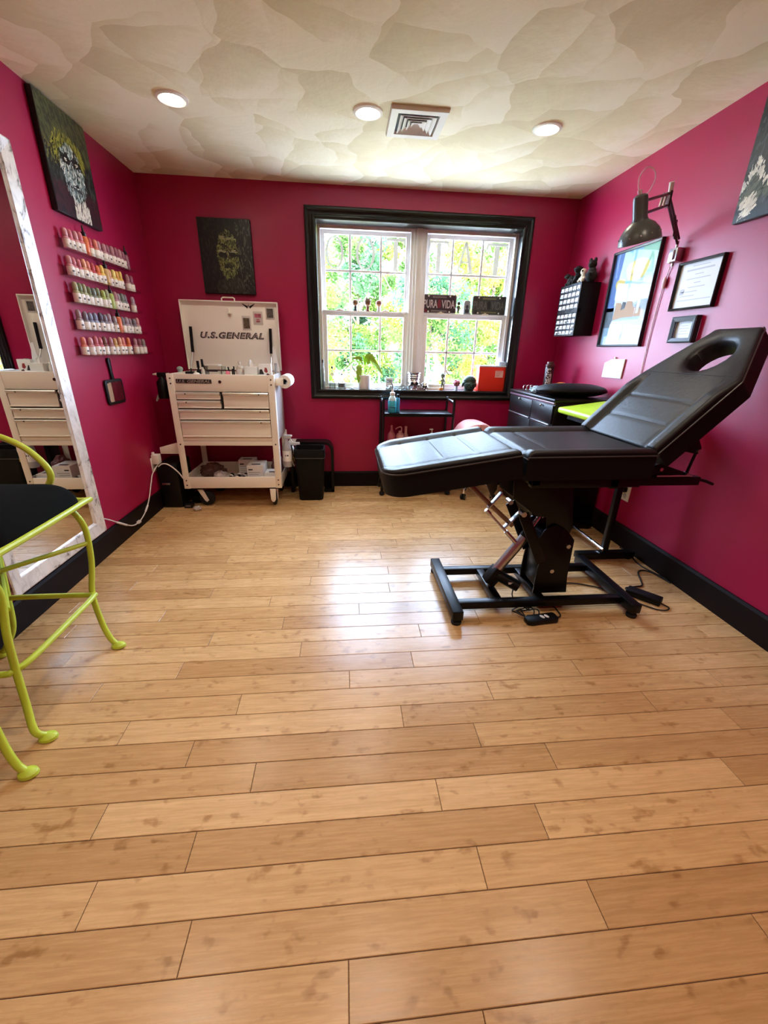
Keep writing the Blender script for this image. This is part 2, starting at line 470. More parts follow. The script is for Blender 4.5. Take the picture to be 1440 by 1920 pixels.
mb.box((OX0, YB-.01, OZ1-.006), (OX1, YB+REV, OZ1+.004), BLKTRIM)
mb.box((OX0, YB-.016, OZ0-.02), (OX1, YB+REV, OZ0), BLKTRIM, .004)
t1 = mb.build('trim_1'); struct(t1)

# ----------------------------------------------------------------- two double-hung windows
LETM = PM('pale_vinyl_lettering', (236, 234, 222), rough=.6)
_n = LETM.node_tree; _t = _n.nodes.new('ShaderNodeBsdfTranslucent'); _t.inputs[0].default_value = (.95, .90, .72, 1); _m = _n.nodes.new('ShaderNodeMixShader'); _m.inputs[0].default_value = .022
_n.links.new(_n.nodes['Principled BSDF'].outputs[0], _m.inputs[1]); _n.links.new(_t.outputs[0], _m.inputs[2]); _n.links.new(_m.outputs[0], _n.nodes['Material Output'].inputs[0])
LATCH = PM('cream_latch', (226, 220, 200), rough=.4)
YW = YB+.13            # inner face of the frames
def ring(mb, x0, x1, z0, z1, w, y0, y1, m, wt=None, wb_=None, bev=.003):
    wt = w if wt is None else wt; wb_ = w if wb_ is None else wb_
    mb.box((x0, y0, z0), (x0+w, y1, z1), m, bev); mb.box((x1-w, y0, z0), (x1, y1, z1), m, bev)
    mb.box((x0+w, y0, z1-wt), (x1-w, y1, z1), m, bev); mb.box((x0+w, y0, z0), (x1-w, y1, z0+wb_), m, bev)
def letter_O(mb, cx, cz, w, h, y):
    a = [];
    for k in range(40):
        t = 2*PI*k/40; c, s_ = math.cos(t), math.sin(t)
        a.append((c, s_))
    ro = [(cx+c*w/2, y, cz+s_*h/2) for c, s_ in a]; ri = [(cx+c*w*.36, y, cz+s_*h*.455) for c, s_ in a]
    mb.grid([ro, ri], LETM, smooth=False, closed=True)
def rects(mb, rs, y):
    for k_, (x0, x1, z0, z1) in enumerate(rs):
        yy = y-.0003*(k_+1); mb.poly([(x0, yy, z0), (x1, yy, z0), (x1, yy, z1), (x0, yy, z1)], LETM)
def letter_T(mb, cx, cz, w, h, y):
    s = w*.11
    rects(mb, [(cx-s, cx+s, cz-h/2, cz+h*.42), (cx-w*.27, cx+w*.27, cz-h/2-.006, cz-h/2), (cx-w/2, cx+w/2, cz+h*.42, cz+h/2)], y)
    for sg in (-1, 1):
        mb.poly([(cx+sg*w*.5, y, cz+h*.42), (cx+sg*w*.5, y, cz+h*.26), (cx+sg*w*.44, y, cz+h*.32), (cx+sg*w*.38, y, cz+h*.42)], LETM)
def letter_A(mb, cx, cz, w, h, y):
    mb.poly([(cx-w*.06, y, cz+h/2), (cx+w*.06, y, cz+h/2), (cx-w*.30, y, cz-h*.46), (cx-w*.36, y, cz-h*.46)], LETM)
    y2 = y-.0005; mb.poly([(cx-w*.06, y2, cz+h/2), (cx+w*.06, y2, cz+h/2), (cx+w*.42, y2, cz-h*.46), (cx+w*.24, y2, cz-h*.46)], LETM)
    rects(mb, [(cx-w*.22, cx+w*.2, cz-h*.16, cz-h*.11), (cx-w/2, cx-w*.2, cz-h/2, cz-h*.46), (cx+w*.14, cx+w/2, cz-h/2, cz-h*.46)], y-.0008)

def window(name, x0, x1, mun, letters, gx0, gx1, desc):
    w = thing(name, None, None, (x0, YW, OZ0)); struct(w)
    m = MB(); ring(m, x0, x1, OZ0, OZ1-.006, .026, YW, YB+WT-.002, VINYL); m.build('frame', w)
    zr0, zr1 = 1.522, 1.562
    yu0, yu1 = YW+.045, YW+.068
    yl0, yl1 = YW+.012, YW+.042
    us = MB(); ring(us, x0+.024, x1-.024, zr0, OZ1-.03, .036, yu0, yu1, VINYL, wt=.030, wb_=.04); u = us.build('upper_sash', w)
    ls = MB(); ring(ls, x0+.024, x1-.024, OZ0+.024, zr1, .040, yl0, yl1, VINYL, wt=.040, wb_=.034)
    ls.box((x0+.03, YW-.006, zr1-.012), (x1-.03, yl0+.004, zr1), VINYL, .002)
    l = ls.build('lower_sash', w)
    gu = MB()
    for xm in mun: gu.box((xm-.009, yu0+.004, zr0+.04), (xm+.009, yu0+.014, OZ1-.06), VINYL, .003)
    gu.box((x0+.06, yu0+.004, 1.863), (x1-.06, yu0+.0135, 1.881), VINYL, .003); gu.build('muntin', u)
    gl = MB()
    for xm in mun: gl.box((xm-.009, yl0+.008, OZ0+.058), (xm+.009, yl0+.018, zr0), VINYL, .003)
    gl.box((x0+.064, yl0+.008, 1.229), (x1-.064, yl0+.0175, 1.247), VINYL, .003); gl.build('muntin', l)
    MB().box((x0+.058, yu0+.015, zr0+.038), (x1-.058, yu0+.018, OZ1-.058), GLASS).build('glass_pane', u)
    MB().box((x0+.062, yl0+.019, OZ0+.056), (x1-.062, yl0+.022, zr0+.002), GLASS).build('glass_pane', l)
    for fx in (.22, .72):
        xl = x0+(x1-x0)*fx
        MB().box((xl-.03, YW-.004, zr1), (xl+.03, YW+.02, zr1+.008), LATCH, .003).lathe([(.012, 0), (.012, .006), (0, .008)], LATCH, (xl, YW+.008, zr1+.008), 14).build('sash_latch', l)
    lm = MB()
    for ch, a, b_ in letters:
        {'O': letter_O, 'T': letter_T, 'A': letter_A}[ch](lm, (a+b_)/2, 2.006, b_-a, .238, yu0+.002)
    lm.build('lettering', u, recalc=False, label=desc)
    return w
window('window_1', OX0+.006, .600, (.064, .327), [('O', -.142, .010), ('O', .113, .275), ('T', .370, .537)], -.18, .577, 'pale vinyl letters O O T on the upper glass')
window('window_2', .688, OX1-.006, (.948, 1.212), [('T', .739, .912), ('A', .974, 1.150), ('T', 1.245, 1.435)], .70, 1.45, 'pale vinyl letters T A T on the upper glass')
mb = MB()
mb.box((.598, YW-.012, OZ0), (.690, YB+WT, OZ1-.004), VINYL, .004); mb.box((.622, YW-.024, OZ0), (.668, YW-.010, OZ1-.004), VINYL, .004)
struct(mb.build('trim_2'))

# ----------------------------------------------------------------- ceiling: downlights and the air vent
LAMPE = PM('lamp_glow', (255, 246, 228), emit=(255, 244, 225), es=80)
TRIMW = PM('white_trim_ring', (240, 238, 232), rough=.4)
def downlight(x, y, label, power):
    t = thing('ceiling_light', label, 'light', (x, y, ZC), 0, 'recessed ceiling downlights')
    MB().lathe([(.052, -.001), (.054, -.008), (.066, -.012), (.078, -.008), (.080, -.0005)], TRIMW, (x, y, ZC), 32).build('trim_ring', t)
    MB().lathe([(0, -.004), (.048, -.0045), (.053, -.003)], LAMPE, (x, y, ZC), 28).build('diffuser', t, recalc=False)
    ld = bpy.data.lights.new('downlight_lamp', 'SPOT'); ld.energy = power; ld.color = (1, .86, .68); ld.spot_size = math.radians(150); ld.spot_blend = .8; ld.shadow_soft_size = .05
    lo = bpy.data.objects.new('downlight_lamp', ld); COL.objects.link(lo); lo.parent = t; lo.location = (0, 0, -.03)
DL = 15
downlight(-.853, 2.799, 'round white ceiling downlight nearest the left wall', DL*.5)
downlight(.145, 2.788, 'round white ceiling downlight beside the square air vent', DL*.5)
downlight(1.146, 2.817, 'round white ceiling downlight nearest the right wall', DL*.5)
for x in (-.9, .125, 1.14): downlight(x, 1.18, 'round white fill downlight added out of view behind the viewer', DL)
for x in (-.9, .125, 1.14): downlight(x, -.5, 'round white fill downlight added out of view behind the viewer', DL)  # unseen row added behind the camera as fill light

VENTM = PM('vent_white', (228, 226, 220), rough=.4); VENTD = PM('vent_dark', (30, 27, 24), rough=.7)
vt = thing('ceiling_vent', 'square white stepped air vent in the ceiling', 'vent', (.414, 2.852, ZC))
m = MB(); c = (.414, 2.852)
def sqring(mb, h0, h1, z0, z1, mat):
    r0 = [(c[0]+a*h0, c[1]+b*h0, z0) for a, b in ((-1, -1), (1, -1), (1, 1), (-1, 1))]
    r1 = [(c[0]+a*h1, c[1]+b*h1, z1) for a, b in ((-1, -1), (1, -1), (1, 1), (-1, 1))]
    mb.grid([r0, r1], mat, smooth=False, closed=True)
sqring(m, .155, .150, ZC-.001, ZC-.018, VENTM); sqring(m, .150, .112, ZC-.018, ZC-.018, VENTM); sqring(m, .112, .108, ZC-.018, ZC-.004, VENTM)
m.build('frame', vt, recalc=False)
MB().box((c[0]-.111, c[1]-.111, ZC-.005), (c[0]+.111, c[1]+.111, ZC-.002), VENTD).build('backing', vt)
for h in (.098, .074, .050):
    m = MB(); sqring(m, h, h-.018, ZC-.020, ZC-.006, VENTM); sqring(m, h, h-.003, ZC-.020, ZC-.021, VENTM); sqring(m, h-.003, h-.020, ZC-.021, ZC-.007, VENTM); m.build('louver', vt, recalc=False)
m = MB(); h = .030
m.grid([[(c[0]+a*h, c[1]+b*h, ZC-.020) for a, b in ((-1, -1), (1, -1), (1, 1), (-1, 1))], [(c[0]+a*.012, c[1]+b*.012, ZC-.007) for a, b in ((-1, -1), (1, -1), (1, 1), (-1, 1))]], VENTM, False, True)
m.poly([(c[0]+a*.012, c[1]+b*.012, ZC-.007) for a, b in ((-1, -1), (1, -1), (1, 1), (-1, 1))], VENTM); m.build('center_plate', vt, recalc=False)

# ================================================================= TREATMENT CHAIR
BC = 1.86                                                           # its centre line
chair = thing('treatment_chair', 'black leather reclining treatment chair with face hole on black steel base', 'treatment chair', (1.0, BC, 0))

def cushion(name, org, ang, length, hwf, thick, parent, nu=44, nv=30, panel=.70, bol=.020, dip=.012, hole=None, seams=(), r=.022, endr=(.02, .02), bolf=None):
    """padded cushion: s along its length, v across; org = start of the top centre line, ang = slope of the top"""
    ca, sa = math.cos(ang), math.sin(ang)
    def W(s, y, h):                       # local -> world (h = height above the top plane)
        return V((org[0]+s*ca-h*sa, BC+y, org[1]+s*sa+h*ca))
    def top(s, v):
        hw = hwf(s); a = abs(v)
        edge = (1-a)*hw
        z = 0.0
        b = 1.0 if bolf is None else bolf(s)
        if a > panel-.06:
            q = min(1, (a-(panel-.06))/.09); z += (bol*b)*(q*q*(3-2*q))
        if edge < r: z -= r-math.sqrt(max(0, r*r-(r-edge)**2))
        for e, d in ((endr[0], s), (endr[1], length-s)):
            if e and d < e: z -= e-math.sqrt(max(0, e*e-(e-d)**2))
        if a < panel:
            z += dip*(1-(a/panel)**4)*.6*b
            for sm in seams:
                z -= .0035*math.exp(-((s-sm)/.007)**2)*b
        z -= .006*b*math.exp(-((a-panel+.05)/.03)**2)
        if hole:
            hs, hy, ra, rb = hole; y = v*hw
            q = math.sqrt(((s-hs)/ra)**2+(y/rb)**2)
            z -= .020*math.exp(-max(0, q-1)/.22)
        return z
    ss = [length*i/nu for i in range(nu+1)]
    # denser rows at the rounded ends
    for e, st in ((endr[0], 0), (endr[1], 1)):
        if e: ss += [(e*t if st == 0 else length-e*t) for t in (.03, .1, .22, .4, .65)]
    ss = sorted(set(round(x, 5) for x in ss))
    vv = [-1+2*j/nv for j in range(nv+1)]
    vv += [sg*t for sg in (-1, 1) for t in (.995, .98, .955)]
    vv = sorted(set(round(x, 5) for x in vv))
    bm = bmesh.new(); T = {}; B = {}
    bt = -thick
    for i, s in enumerate(ss):
        for j, v in enumerate(vv):
            y = v*hwf(s)
            T[i, j] = bm.verts.new((s, y, top(s, v)))
            B[i, j] = bm.verts.new((s, y*.985, bt))
    nI, nJ = len(ss), len(vv)
    inside = lambda i, j: hole and ((((ss[i]+ss[i+1])/2-hole[0])/hole[2])**2+(((vv[j]+vv[j+1])/2*hwf((ss[i]+ss[i+1])/2))/hole[3])**2 < 1)
    cut = set()
    for i in range(nI-1):
        for j in range(nJ-1):
            if inside(i, j): cut.add((i, j)); continue
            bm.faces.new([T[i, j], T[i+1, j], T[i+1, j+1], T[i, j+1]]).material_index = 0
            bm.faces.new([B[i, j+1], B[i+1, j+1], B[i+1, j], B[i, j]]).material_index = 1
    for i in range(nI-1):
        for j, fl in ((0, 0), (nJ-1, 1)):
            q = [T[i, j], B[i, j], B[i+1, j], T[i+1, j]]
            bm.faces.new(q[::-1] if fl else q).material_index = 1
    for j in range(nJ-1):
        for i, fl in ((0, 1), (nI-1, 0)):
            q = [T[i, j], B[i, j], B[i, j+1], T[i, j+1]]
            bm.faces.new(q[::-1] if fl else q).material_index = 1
    if hole:
        hs, hy, ra, rb = hole
        bd = set()
        for (i, j) in cut:
            for e in (((i, j), (i+1, j), (i, j-1)), ((i, j+1), (i+1, j+1), (i, j+1)), ((i, j), (i, j+1), (i-1, j)), ((i+1, j), (i+1, j+1), (i+1, j))):
                if e[2] not in cut:
                    a, b_ = e[0], e[1]; bd.add(a); bd.add(b_)
                    try: bm.faces.new([T[a], T[b_], B[b_], B[a]]).material_index = 0
                    except ValueError: pass
        for q in bd:
            for D in (T, B):
                vtx = D[q]; t = math.atan2(vtx.co.y/rb, (vtx.co.x-hs)/ra)
                vtx.co.x = hs+ra*math.cos(t); vtx.co.y = rb*math.sin(t)
            T[q].co.z = -.022
    bmesh.ops.recalc_face_normals(bm, faces=bm.faces)
    bmesh.ops.delete(bm, geom=[v for v in bm.verts if not v.link_faces], context='VERTS')
    for f in bm.faces: f.smooth = True
    for v in bm.verts: v.co = W(*v.co)
    bmesh.ops.transform(bm, matrix=WM[parent.name].inverted(), verts=bm.verts)
    me = bpy.data.meshes.new(name); bm.to_mesh(me); bm.free()
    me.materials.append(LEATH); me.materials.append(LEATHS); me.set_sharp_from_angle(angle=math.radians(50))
    o = bpy.data.objects.new(name, me); COL.objects.link(o); o.parent = parent; WM[o.name] = WM[parent.name].copy()
    # piping round the rim
    pts = []
    z = -r+.002
    for s in ss: pts.append(W(s, hwf(s)*1.004, z if 0 < s < length else z-.008))
    for s in reversed(ss): pts.append(W(s, -hwf(s)*1.004, z if 0 < s < length else z-.008))
    MB().tube(pts, .0032, PIPE, 6, closed=True).build('piping', o)
    sm = MB()
    for q in seams:
        hw = hwf(q)*panel*.95
        sm.tube([W(q, hw*t, top(q, t*panel*.95)+.0006) for t in (-1, -.6, -.2, .2, .6, 1)], .0016, SEAM, 5)
    for sg in (-1, 1):
        sm.tube([W(s, sg*hwf(s)*(panel-.055), top(s, panel-.055)+.0005) for s in ss if .03 < s < length-.03 and (hole is None or s < .40)], .0015, SEAM, 5)
    if hole:
        sm.tube([W(.41, hwf(.41)*t*.86, top(.41, t*.86)+.0005) for t in (-1, -.6, -.2, .2, .6, 1)], .0016, SEAM, 5)
    sm.build('seam', o)
    return W
HW = .292
def hw_leg(s):                         # s = 0 at the foot end
    if s < .10: return HW*(.60+.40*math.sqrt(max(0, 1-((.10-s)/.10)**2)))
    return HW
def hw_seat(s): return HW
def hw_back(s):
    if s < .40: return HW
    if s < .66: return HW+(.135-HW)*((s-.40)/.26)
    q = (s-.66)/.035
    return .135-.03*min(1, q*q)
foot = (.150, .782); knee = (.722, .873)
la = math.atan2(knee[1]-foot[1], knee[0]-foot[0]); ll = math.hypot(knee[0]-foot[0], knee[1]-foot[1])
cushion('leg_rest', foot, la, ll-.006, hw_leg, .108, chair, seams=(.135, .275, .415), endr=(.022, .016), bolf=lambda s: min(1, .25+s/.12), panel=.80, bol=.013, dip=.006, r=.012)
cushion('seat', (.742, .866), math.radians(.8), .560, hw_seat, .112, chair, seams=(.13,), endr=(.030, .012), bolf=lambda s: 1, panel=.80, dip=.002, bol=.015, r=.014)
cushion('backrest', (1.292, .880), math.radians(46.5), .695, hw_back, .098, chair, nu=76, nv=44, seams=(.125, .255), hole=(.535, 0, .088, .098), endr=(.012, .022),
        bolf=lambda s: 1 if s < .30 else max(0, 1-(s-.30)/.10), panel=.80, dip=.006, r=.016)

# under-frame of the seat
m = MB()
m.box((.80, 1.62, .706), (1.30, 1.66, .752), BLKM, .004); m.box((.80, 2.06, .706), (1.30, 2.10, .752), BLKM, .004)
m.box((.80, 1.62, .715), (.84, 2.10, .750), BLKM, .004); m.box((1.16, 1.62, .700), (1.20, 2.10, .745), BLKM, .004)
for yy in (1.64, 2.06):
    m.box((1.19, yy-.018, .712), (1.585, yy+.018, .752), BLKM, .004)
m.box((1.555, 1.64, .716), (1.585, 2.06, .748), BLKM, .004)
m.build('under_frame', chair)
for yy in (1.64, 2.06):
    b = MB().prism([(1.335, .752), (1.365, .800), (1.395, .812), (1.43, .795), (1.545, .757), (1.545, .752)], 1, yy-.006, yy+.006, BLKM, .002)
    b.cyl((1.39, yy-.012, .785), (1.39, yy+.012, .785), .008, STEEL); bo = b.build('recline_bracket', chair)
    a_ = MB().tube([(1.522, yy, .758), (1.540, yy, .868)], .006, BLKM, 10)
    a_.cyl((1.522, yy-.014, .762), (1.522, yy+.014, .762), .008, STEEL); a_.cyl((1.541, yy-.016, .868), (1.541, yy+.016, .868), .008, STEEL); a_.build('recline_strut', chair)
    MB().prism([(1.415, .878), (1.500, .966), (1.556, .880), (1.545, .852), (1.52, .856)], 1, yy-.005, yy+.005, BLKM, .001).build('back_bracket', chair)
MB().tube([(1.585, 1.64, .736), (1.625, 1.64, .728), (1.668, 1.64, .712)], .007, BLKM, 8).build('lever', chair)
MB().tube([(1.37, 1.625, .7565), (1.54, 1.625, .7565)], .004, STEEL, 8).build('rail_rod', chair)

# base frame
m = MB()
for x in (.535, 1.456):
    m.box((x-.027, 1.618, .030), (x+.027, 2.172, .080), BLKM, .004)
for yy in (1.722, 2.062):
    m.box((.56, yy-.021, .034), (1.432, yy+.021, .074), BLKM, .004)
for x in (.775, 1.005):
    m.box((x-.021, 1.742, .032), (x+.021, 2.042, .072), BLKM, .004)
m.build('base_frame', chair)
for x in (.535, 1.456):
    for yy in (1.642, 2.148):
        MB().lathe([(0, 0), (.024, 0), (.026, .006), (.026, .014), (.012, .02), (.009, .034), (0, .034)], BLKR, (x, yy, 0), 18).build('levelling_foot', chair)
# lifting column: two side plates, link arms and the actuator
for yy in (1.775, 1.945):
    m = MB()
    m.prism([(.975, .072), (1.16, .072), (1.148, .17), (1.145, .378), (1.10, .43), (1.035, .462), (.985, .440), (.955, .385), (.985, .27), (.978, .20)], 1, yy-.005, yy+.005, BLKM, .0015)
    m.cyl((1.055, yy-.012, .205), (1.055, yy+.012, .205), .011, STEEL); m.cyl((1.118, yy-.012, .345), (1.118, yy+.012, .345), .011, STEEL)
    m.build('lift_plate', chair)
    m = MB()
    m.prism([(.79, .712), (1.09, .712), (1.10, .60), (1.13, .45), (1.11, .36), (1.05, .34), (1.0, .40), (.985, .50), (.93, .505), (.865, .555), (.80, .60)], 1, yy+.008, yy+.016, BLKM, .0015)
    m.build('column_plate', chair)
    m = MB().bar((.852, yy-.016, .528), (.985, yy-.016, .262), .008, .052, BLKM, .002, up=(1, 0, .4))
    m.cyl((.852, yy-.024, .528), (.852, yy+.02, .528), .013, STEEL); m.build('link_arm', chair)
m = MB().box((.935, 1.79, .565), (1.09, 1.93, .70), BLKM, .003); m.build('column_core', chair); MB().box((.99, 1.785, .10), (1.10, 1.935, .40), BLKM, .003).build('base_core', chair)
m = MB()
m.tube([(.795, 1.86, .165), (.935, 1.86, .375)], .026, STEEL, 18); m.tube([(.935, 1.86, .375), (1.015, 1.86, .515)], .015, CHROME, 14)
m.cyl((.925, 1.86, .36), (.942, 1.86, .387), .029, BLKP); m.build('actuator_rod', chair, label='chrome actuator rod of the lift')
m = MB().box((.752, 1.825, .085), (.815, 1.895, .185), BLKP, .01, M=Matrix.Translation((.784, 1.86, .135)) @ Matrix.Rotation(math.radians(33), 4, 'Y') @ Matrix.Translation((-.784, -1.86, -.135)))
m.cyl((.80, 1.85, .145), (.905, 1.80, .098), .030, BLKP); m.box((.845, 1.79, .118), (.868, 1.80, .128), PAPER)
m.box((.76, 1.85, .060), (.79, 1.87, .11), STEEL, .003); m.build('actuator_motor', chair)
# leg-rest support bar with its release grip
m = MB().bar((.545, 1.80, .700), (.822, 1.80, .452), .022, .022, PM('bronze_steel', (128, 108, 96), rough=.3, metal=.8)); m.build('support_bar', chair)
m = MB().bar((.745, 1.80, .628), (.680, 1.785, .555), .030, .006, STEEL, .001, up=(1, 0, -1)); m.bar((.850, 1.80, .522), (.765, 1.785, .440), .030, .006, STEEL, .001, up=(1, 0, -1))
m.tube([(.668, 1.775, .548), (.690, 1.775, .526)], .010, STEEL, 12); m.tube([(.690, 1.775, .526), (.790, 1.775, .424)], .006, STEEL, 10); m.tube([(.782, 1.775, .432), (.838, 1.775, .372)], .010, STEEL, 12)
m.build('release_grip', chair)
MB().prism([(.690, .705), (.80, .712), (.80, .575), (.775, .53), (.735, .61)], 1, 2.0, 2.006, PM('dark_brown_steel', (52, 42, 34), rough=.4), .001).build('side_plate', chair)

# ================================================================= TOOL CART
CX0, CX1, CY0, CY1 = -1.303, -.527, 3.30, 3.80
cart = thing('tool_cart', 'white steel tool cart with open lid, drawers and lower shelf on casters', 'tool cart', ((CX0+CX1)/2, 3.55, 0))
DARK = PM('dark_gap', (24, 18, 16), rough=.8)
SHADEW = PM('shaded_white_steel', (196, 190, 186), rough=.45)  # white steel of the right side, its shade put into the colour
TRIMS = PM('polished_pull', (236, 232, 226), rough=.22, metal=.55)
BADGE = PM('badge_black', (38, 34, 34), rough=.4); BADGES = PM('badge_silver', (190, 184, 180), rough=.3, metal=.6)
m = MB()
# box of the upper body, open at the top
m.box((CX0+.045, CY0, .930), (CX1-.045, CY0+.018, 1.054), WHITE, .003)               # front of the top tray
m.box((CX0+.012, CY0+.02, .545), (CX0+.022, CY1, 1.054), WHITE, .002); m.box((CX1-.022, CY0+.02, .545), (CX1-.012, CY1, 1.054), SHADEW, .002)
m.box((CX0+.012, CY1-.012, .545), (CX1-.012, CY1, 1.054), WHITE, .002)
m.box((CX0+.02, CY0+.02, .965), (CX1-.02, CY1-.01, .975), WHITE)                     # tray bottom
m.box((CX0+.05, CY0+.02, .56), (CX1-.05, CY0+.03, .930), DARK)
m.box((CX0+.045, CY0+.002, .519), (CX1-.045, CY0+.03, .556), WHITE, .003); m.box((CX0+.045, CY0+.006, .557), (CX1-.045, CY0+.03, .583), WHITE, .003)
m.box((CX0+.02, CY0+.02, .535), (CX1-.02, CY1-.01, .545), WHITE)
m.box((-.932, CY0+.004, .80), (-.918, CY0+.02, .930), DARK)
m.build('body', cart)
for x0 in (CX0, CX1-.048):
    m = MB(); m.box((x0, CY0-.004, .166), (x0+.048, CY0+.004, 1.056), WHITE, .002)
    xs = x0 if x0 == CX0 else x0+.044
    m.box((xs, CY0-.002, .166), (xs+.004, CY0+.05, 1.056), WHITE, .001)
    for z in (1.022, .985, .53, .235, .195):
        m.lathe([(.006, 0), (.005, .003), (0, .004)], PM('bolt_dark', (60, 48, 44), rough=.4, metal=.6), (x0+.024, CY0-.004, z), 10, (0, -1, 0))
    m.build('corner_post', cart)
    m = MB(); m.box((x0, CY1-.004, .166), (x0+.048, CY1+.002, .56), WHITE, .002); m.build('corner_post', cart)
def drawer(x0, x1, z0, z1, dots):
    m = MB()
    m.box((x0, CY0-.002, z0), (x1, CY0+.018, z1-.012), WHITE, .002)
    d = m.build('drawer', cart)
    p = [(CY0+.005, z1), (CY0-.012, z1-.001), (CY0-.017, z1-.008), (CY0-.017, z1-.016), (CY0-.012, z1-.020), (CY0-.004, z1-.026), (CY0+.005, z1-.026)]
    MB().prism(p, 0, x0, x1, TRIMS, .0).build('pull', d)
    b = MB().box((x0, CY0-.010, z0), (x1, CY0, z0+.010), WHITE, .003)
    for x in dots: b.cyl((x, CY0-.019, z1-.014), (x, CY0-.016, z1-.014), .005, DARK)
    b.build('lower_lip', d)
drawer(CX0+.052, -.935, .872, .927, (CX0+.12,)); drawer(CX0+.052, -.935, .808, .866, (CX0+.12,))
drawer(-.914, CX1-.052, .808, .927, (CX1-.12,)); drawer(CX0+.052, CX1-.052, .722, .800, (CX1-.12,)); drawer(CX0+.052, CX1-.052, .588, .716, (CX1-.12,))
m = MB().box((-1.240, CY0-.004, .988), (-.985, CY0, 1.018), BADGE, .002)
put_text(m, 'U.S. GENERAL', BADGES, (-1.232, CY0-.0048, .993), (1, 0, 0), (0, 0, 1), .24, .020, bold=.02, shear=.25)
m.build('name_badge', cart)
MB().lathe([(.011, 0), (.011, .004), (.006, .005), (0, .005)], PM('lock_dark', (70, 34, 28), rough=.35, metal=.5), (-.925, CY0, 1.002), 16, (0, -1, 0)).build('lock', cart)
# lid, standing open against the wall
LY = 3.775
lid = MB()
lid.box((CX0+.012, LY, 1.065), (CX1-.002, LY+.006, 1.585), WHITE, .002)
for a, b in (((CX0+.012, LY-.035, 1.065), (CX0+.018, LY+.006, 1.585)), ((CX1-.008, LY-.035, 1.065), (CX1-.002, LY+.006, 1.585)), ((CX0+.012, LY-.035, 1.579), (CX1-.002, LY+.006, 1.587))):
    lid.box(a, b, WHITE, .002)
lido = lid.build('lid', cart)
MB().tube([(-.965, LY-.01, 1.587), (-.965, LY-.01, 1.604), (-.955, LY-.01, 1.612), (-.875, LY-.01, 1.612), (-.865, LY-.01, 1.604), (-.865, LY-.01, 1.587)], .005, WHITE, 8).build('lid_handle', lido)
m = MB(); put_text(m, 'U.S.GENERAL', BADGE, (-1.168, LY-.0012, 1.308), (1, 0, 0), (0, 0, 1), .510, .050, bold=.06, shear=.25, space=1.16)
put_text(m, 'U.S.GENERAL', BADGES, (-1.158, LY-.0022, 1.315), (1, 0, 0), (0, 0, 1), .496, .037, bold=-.004, shear=.25, space=1.19); m.build('name_badge', lido)
m = MB()
for sg in (-1, 1):
    for k in range(5):
        m.poly([(-.762+sg*.008, LY-.001, 1.555-k*.003), (-.762+sg*(.05-k*.008), LY-.001, 1.575-k*.007), (-.762+sg*(.048-k*.008), LY-.001, 1.568-k*.007), (-.762+sg*.008, LY-.001, 1.549-k*.003)], BADGE)
m.ell((-.762, LY-.001, 1.556), (.008, .001, .012), BADGES); m.build('wing_badge', lido, recalc=False)
m = MB().box((-.925, LY-.02, 1.495), (-.915, LY, 1.535), WHITE, .002); m.box((-.925, LY-.03, 1.495), (-.895, LY, 1.503), WHITE, .002); m.build('lid_catch', lido)
for x, xt in ((-1.248, -1.232), (-.605, -.60)):
    m = MB().tube([(x, 3.66, 1.05), (xt-.004, LY-.03, 1.21)], .006, STEEL, 10); m.tube([(xt-.004, LY-.031, 1.20), (xt, LY-.018, 1.392)], .012, BLKP, 12); m.build('gas_strut', lido)
# lower shelf
m = MB()
m.box((CX0+.045, CY0-.002, .168), (CX1-.045, CY0+.01, .262), WHITE, .003); m.box((CX0+.004, CY0+.01, .168), (CX0+.012, CY1, .262), WHITE, .002); m.box((CX1-.012, CY0+.01, .168), (CX1-.004, CY1, .262), SHADEW, .002)
m.box((CX0, CY1-.010, .168), (CX1, CY1, .262), WHITE, .002); m.box((CX0+.01, CY0+.005, .176), (CX1-.01, CY1-.005, .186), WHITE)
m.build('lower_shelf', cart)
# side tray folded down on the left
MB().prism([(CX0-.165, .440), (CX0-.010, .440), (CX0-.010, .535), (CX0-.165, .492)], 1, 3.36, 3.366, WHITE, .002).build('side_shelf', cart)
# casters
def caster(x, y, swivel, big=True):
    m = MB(); m.box((x-.045, y-.04, .150), (x+.045, y+.04, .168), BLKM, .003)
    dx = .045 if swivel else 0.0
    for sg in (-1, 1):
        if swivel: m.prism([(x-.025, .156), (x+.02, .156), (x+dx+.018, .05), (x+dx, .035), (x+dx-.015, .05)], 1, y+sg*.022-.002, y+sg*.022+.002, WHITE)
        else: m.prism([(y-.028, .156), (y+.028, .156), (y+.016, .05), (y, .04), (y-.016, .05)], 0, x+sg*.024-.002, x+sg*.024+.002, WHITE)
    o = m.build('caster', cart)
    w = MB()
    ax = (0, 1, 0) if swivel else (1, 0, 0)
    w.lathe([(0, -.016), (.05, -.016), (.062, -.010), (.0655, 0), (.062, .010), (.05, .016), (0, .016)], BLKR, (x+dx, y, .0655), 24, ax); w.build('wheel', o)
caster(-1.20, 3.36, True); caster(-.60, 3.36, False); caster(-1.20, 3.73, True); caster(-.60, 3.73, False)
# front right caster shows its white fork edge-on
m = MB().prism([(-.625, .160), (-.577, .160), (-.582, .065), (-.595, .045), (-.610, .045), (-.622, .065)], 1, 3.292, 3.297, WHITE, .001); m.build('caster_guard', cart)

